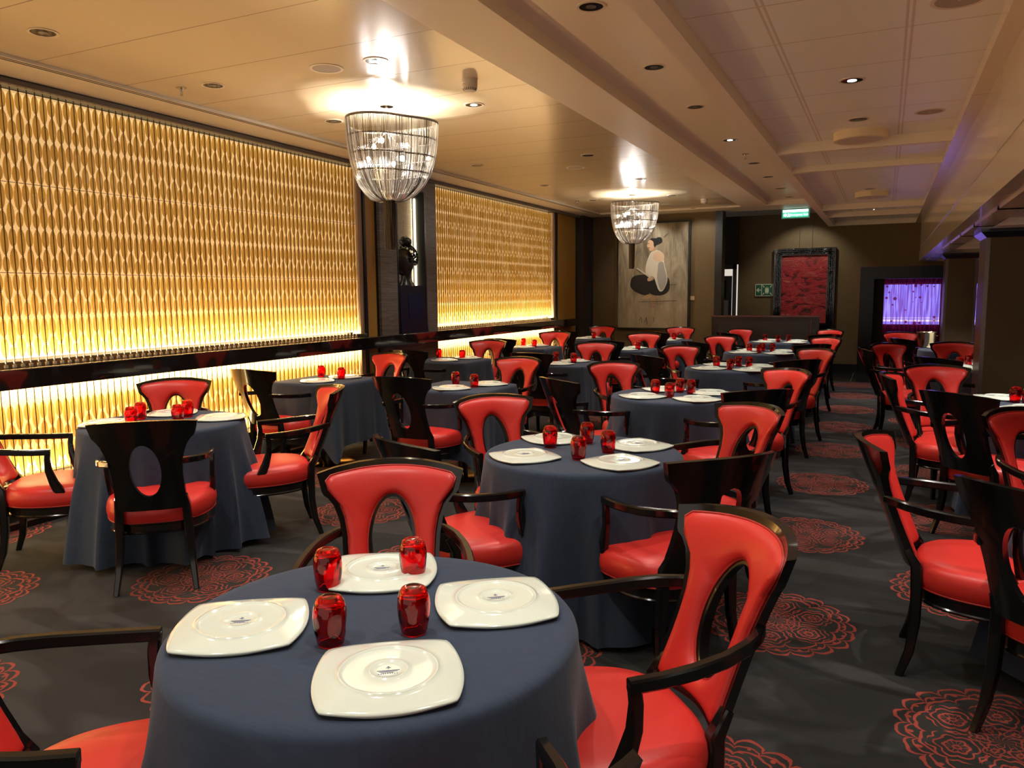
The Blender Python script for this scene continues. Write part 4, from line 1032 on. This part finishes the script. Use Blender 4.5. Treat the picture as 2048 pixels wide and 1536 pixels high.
# ------------------------------------------------------------------ chandeliers
m_strand = mat('crystal_strand', (.60, .57, .52), .16, spec=.8, metal=.5)
m_strand_dark = mat('crystal_strand_dark', (.16, .145, .125), .2, metal=.6)
t, b = nt(m_strand)
tl = t.nodes.new('ShaderNodeBsdfTranslucent'); tl.inputs[0].default_value = (.9, .88, .84, 1); mx = t.nodes.new('ShaderNodeMixShader'); mx.inputs[0].default_value = .22
t.links.new(b.outputs[0], mx.inputs[1]); t.links.new(tl.outputs[0], mx.inputs[2]); t.links.new(mx.outputs[0], t.nodes['Material Output'].inputs[0])
m_ring = mat('grey_metal_ring', (.16, .14, .12), .35, metal=.6)
m_tas = mat('dark_tassel', (.12, .095, .075), .4, metal=.3)
m_bulb = mat('lit_bulb', (1, 1, 1), .3, emit=(1., .96, .90), es=BULB_E)
def chandelier(cx, cy, rot, label):
    e = empty('chandelier', (cx, cy, 0), rot, label, 'chandelier', 'crystal chandeliers under the left ceiling')
    def rad(a, s=1.): return .335*s*(1+.13*math.cos(3*a)*s)
    prof = [(2.765, 1.0), (2.70, .995), (2.62, .98), (2.54, .95), (2.46, .905), (2.38, .83), (2.31, .72), (2.255, .58), (2.215, .42), (2.20, .28), (2.205, .16), (2.225, .09)]
    st = MB(); n = 230; rr = random.Random(9)
    for i in range(n):
        a = 2*PI*i/n+rr.uniform(-.008, .008)
        pts = []
        for (z_, s_) in prof:
            q = rad(a, s_) if s_ > .5 else .335*s_; aa = a+.05*math.sin(5*a)*(1-s_)
            pts.append(Vector((q*math.cos(aa), q*math.sin(aa), z_)))
        st.tube(pts, rr.choice([.0016, .0024, .0032]), 3, mi=(1 if rr.random() < .42 else 0))
    o = st.build('strand_curtain', [m_strand, m_strand_dark], e, 80, fix=False); o['kind'] = 'stuff'
    for z_, s_, rw in ((2.772, 1.0, .009), (2.645, .955, .006), (2.52, .92, .006), (2.40, .83, .006)):
        mb = MB(); k = 72; mb.tube([(rad(2*PI*i/k, s_)*math.cos(2*PI*i/k), rad(2*PI*i/k, s_)*math.sin(2*PI*i/k), z_) for i in range(k)], (.003, rw), 8, closed=True); mb.build('metal_ring', m_ring, e, 60)
    ts = MB()
    for i in range(240):
        a = rr.uniform(0, 2*PI); q = .042*math.sqrt(rr.random()); L_ = rr.uniform(.22, .40) if i % 3 else .42
        ts.tube([(q*math.cos(a), q*math.sin(a), 2.26), (q*1.05*math.cos(a), q*1.05*math.sin(a), 2.1), (q*.95*math.cos(a+.1), q*.95*math.sin(a+.1), 2.26-L_)], .0026, 3)
    o = ts.build('tassel', m_tas, e, 80, fix=False); o['kind'] = 'stuff'
    for k in range(6):
        a = 2*PI*k/6+.3; q = .15; z_ = 2.50 if k % 2 else 2.62
        mb = MB(); mb.lathe([(0, -.022), (.012, -.014), (.016, 0), (.012, .014), (0, .022)], n=14); o = mb.build('bulb', m_bulb, e, 80); o.location = (q*math.cos(a), q*math.sin(a), z_)
        mb = MB(); mb.tube([(q*math.cos(a), q*math.sin(a), z_+.02), (q*math.cos(a), q*math.sin(a), z_+.06), (.02*math.cos(a), .02*math.sin(a), 2.70)], .004, 5); mb.build('lamp_arm', m_ring, e, 60)
    mb = MB(); mb.cyl(0, 0, 2.70, 2.905, .012); mb.cyl(0, 0, 2.89, 2.905, .05); mb.build('ceiling_mount', m_chrome, e)
    l = bpy.data.lights.new('chandelier_lamp', 'SPOT'); l.energy = CHAND_W; l.color = (1., .93, .82); l.shadow_soft_size = .02; l.spot_size = math.radians(172); l.spot_blend = .6
    lo = bpy.data.objects.new('chandelier_lamp', l); C.objects.link(lo); lo.location = (cx, cy, 2.66); lo.rotation_euler = (PI, 0, 0)
    l = bpy.data.lights.new('chandelier_lamp', 'POINT'); l.energy = CHAND_P; l.color = (1., .93, .82); l.shadow_soft_size = .05
    lo = bpy.data.objects.new('chandelier_lamp', l); C.objects.link(lo); lo.location = (cx, cy, 2.48)
chandelier(-3.41, 4.97, .55, 'nearer large beaded crystal chandelier with tassel hanging by the left wall')
chandelier(-3.35, 11.0, .2, 'farther beaded crystal chandelier hanging in front of the figure painting')

# ------------------------------------------------------------------ recessed spotlights
m_can = mat('can_black', (.012, .012, .013), .12, metal=.5); m_trim = mat('spot_trim', (.68, .58, .46), .4); m_lens = mat('spot_lens_lit', (.9, .9, .9), .2, emit=(1., .95, .85), es=LENS_E)
def downlight(x, y, z, label, lit=False, W=SPOT_W, r=.062, aim=None, light=True):
    e = empty('ceiling_spotlight', (x, y, z), 0, label, 'light', 'recessed ceiling spotlights')
    mb = MB(); mb.lathe([(r, -.004), (r+.014, -.004), (r+.014, .0), (r, .0)], n=28, closed=True); mb.build('trim_ring', m_trim, e, 40)
    mb = MB(); mb.lathe([(r, -.003), (r*.96, .0), (r*.80, .001)], n=28); mb.v = mb.v; mb.f = mb.f[:-2] if len(mb.f[-1]) > 4 else mb.f; mb.build('reflector', m_can, e, 40)
    mb = MB(); mb.cyl(0, 0, -.0025, -.001, r*.97, n=28); mb.build('dark_opening', m_can, e)
    mb = MB(); mb.cyl(.0, .0, -.0045, -.0026, r*.42, n=20); mb.build('lamp_lens', m_lens if lit else mat_lens_dim, e)
    if light:
        l = bpy.data.lights.new('spot_lamp', 'SPOT'); l.energy = W; l.color = SPOT_C; l.spot_size = math.radians(SPOT_ANG); l.spot_blend = .55; l.shadow_soft_size = .018
        o = bpy.data.objects.new('spot_lamp', l); C.objects.link(o); o.location = (x, y, z-.01)
        if aim: o.rotation_euler = (Vector(aim)-Vector((x, y, z))).to_track_quat('-Z', 'Y').to_euler()
mat_lens_dim = mat('spot_lens', (.25, .25, .27), .15, metal=.6)
NTH = ['first', 'second', 'third', 'fourth', 'fifth', 'sixth', 'seventh', 'eighth', 'ninth', 'tenth']
for i, y_ in enumerate([2.72, 3.92, 5.12, 6.34, 7.85, 9.37, 10.56, 11.81, 12.95]):
    downlight(-1.42, y_, 2.955, '%s recessed spotlight from the camera in the narrow ceiling channel' % NTH[i], lit=(i == 4))
for i, y_ in enumerate([.2, 1.5]): downlight(-1.42, y_, 2.955, '%s channel spotlight above and behind the camera' % NTH[i])
for i, (x_, y_) in enumerate([(-2.835, 4.03), (-2.835, 5.27), (-2.82, 7.70), (-2.82, 9.60), (-2.87, 11.4)]):
    downlight(x_, y_+0, 2.905, '%s recessed spotlight from the camera along the aisle edge of the left ceiling' % NTH[i], lit=(i == 1))
for i, (x_, y_) in enumerate([(-4.12, 3.98), (-4.10, 5.22), (-4.12, 7.70), (-4.10, 9.54), (-4.09, 11.39)]):
    downlight(x_, y_, 2.905, '%s recessed spotlight from the camera beside the amber panels on the left ceiling' % NTH[i])
for i, (x_, y_) in enumerate([(-4.1, 1.6), (-2.83, 1.6), (-2.83, 2.8), (-4.1, 2.8)]): downlight(x_, y_, 2.905, '%s left ceiling spotlight above the nearest tables, outside the picture' % NTH[i])
for i, (x_, y_) in enumerate([(-.236, 5.22), (-.236, 6.40), (-.236, 10.75), (-.23, 11.9), (-.23, 13.1)]):
    downlight(x_, y_, 2.75, '%s recessed spotlight from the camera in the tiled ceiling over the aisle' % NTH[i], lit=(i == 0))
for i, (x_, y_) in enumerate([(-.236, 1.0), (-.236, 2.5)]): downlight(x_, y_, 2.75, '%s tiled ceiling spotlight above the camera, outside the picture' % NTH[i])
for i, (x_, y_) in enumerate([(.85, 3.3), (.95, 5.9), (.95, 8.7), (.85, 11.1), (1.9, 4.7), (1.9, 7.3), (1.0, 1.4)]):
    downlight(x_, y_, 2.04, '%s recessed spotlight in the lowered ceiling right of the bulkhead' % NTH[i], W=SPOT_W*RIGHT_K)
for i, (x_, y_, tx, ty, tz) in enumerate([(-3.8, 13.10, -3.8, 13.8, 1.7), (-2.95, 13.1, -2.9, 13.8, 1.9)]):
    downlight(x_, y_, 2.88, '%s small wall-washing spotlight above the figure painting' % NTH[i], W=SPOT_W*.55, aim=(tx, ty, tz), r=.04)
downlight(-1.35, 14.75, 2.93, 'small corridor spotlight washing the red painting', W=SPOT_W*.8, aim=(-1.38, 15.5, 1.6), r=.04, lit=True)
downlight(-2.15, 14.6, 2.93, 'second corridor spotlight near the exit sign', W=SPOT_W*.3, r=.04)

# ------------------------------------------------------------------ ceiling fittings
def speaker(x, y, z, label, r=.105):
    e = empty('ceiling_speaker', (x, y, z), 0, label, 'speaker', 'round ceiling speakers')
    mb = MB(); mb.lathe([(r-.018, -.004), (r, -.004), (r, 0), (r-.018, 0)], n=36, closed=True); mb.build('trim_ring', m_trim, e, 40)
    mb = MB(); mb.cyl(0, 0, -.003, 0, r-.018, n=36); mb.build('grille', mat('speaker_grille', (.36, .30, .24), .6), e)
    mb = MB(); mb.lathe([(0, -.006), (.005, -.005), (.006, -.003)], n=10); mb.build('centre_button', m_offwhite, e, 60)
speaker(-3.20, 4.02, 2.905, 'round flush speaker in the left ceiling, nearest one'); speaker(-3.21, 8.36, 2.905, 'round flush speaker further back in the left ceiling'); speaker(-3.25, 12.6, 2.905, 'round flush speaker behind the far chandelier')
speaker(.235, 4.02, 2.75, 'round flush speaker in the tiled ceiling, cut by the top edge', .115); speaker(.227, 6.37, 2.75, 'round flush speaker in the tiled ceiling near the bulkhead', .10)
def smoke(x, y, z, label):
    e = empty('smoke_detector', (x, y, z), 0, label, 'smoke detector', 'ceiling smoke detectors')
    mb = MB(); mb.lathe([(.052, 0), (.052, -.022), (.048, -.026), (.050, -.030), (.050, -.052), (.038, -.072), (0, -.074)], n=32); mb.build('detector_body', m_offwhite, e, 40)
    mb = MB()
    for q in range(20): a = 2*PI*q/20; mb.tube([(.0475*math.cos(a), .0475*math.sin(a), -.057), (.039*math.cos(a), .039*math.sin(a), -.0718)], (.0022, .0016), 4)
    mb.build('vent_slots', m_blk, e)
smoke(-2.535, 4.66, 2.905, 'cream smoke detector on the left ceiling right of the near chandelier'); smoke(-2.56, 12.12, 2.905, 'small cream smoke detector far back near the beam')
def sprinkler(x, y, z, label):
    e = empty('sprinkler', (x, y, z), 0, label, 'sprinkler', 'ceiling sprinklers')
    mb = MB(); mb.lathe([(.034, 0), (.034, -.004), (.012, -.010), (.009, -.020), (0, -.02)], n=20); mb.build('escutcheon', m_metal, e, 40)
    mb = MB()
    for s in (-1, 1): mb.tube([(s*.010, 0, -.018), (s*.012, 0, -.034), (s*.003, 0, -.046)], .002, 5)
    mb.cyl(0, 0, -.052, -.049, .013, n=14); mb.cyl(0, 0, -.050, -.018, .0025, n=8); mb.build('deflector', m_metal, e)
sprinkler(-4.36, 3.93, 2.905, 'small metal sprinkler on the left ceiling, nearest one'); sprinkler(-4.33, 11.35, 2.905, 'tiny sprinkler far back on the left ceiling'); sprinkler(-1.41, 8.70, 2.955, 'sprinkler between spotlights in the ceiling channel')
sprinkler(-.215, 13.1, 2.75, 'sprinkler in the far bay of the tiled ceiling'); sprinkler(.95, 9.0, 2.04, 'sprinkler on the low ceiling left of the large pillar')
def disc(x, y, z, label, r=.20):
    e = empty('round_ceiling_fixture', (x, y, z), 0, label, 'light', 'raised round ceiling fixtures')
    mb = MB(); mb.lathe([(r, 0), (r, -.062), (r-.004, -.066), (r-.028, -.066), (r-.03, -.060)], n=48); mb.build('drum', mat('drum_cream', (.74, .62, .42), .45), e, 40)
    mb = MB(); mb.cyl(0, 0, -.063, -.058, r-.028, n=48); mb.build('diffuser', mat('diffuser_grey', (.55, .49, .40), .5), e)
disc(-.235, 6.92, 2.75, 'large raised cream disc fixture on the tiled ceiling, nearer one'); disc(-.215, 11.15, 2.75, 'raised cream disc fixture further back on the tiled ceiling')
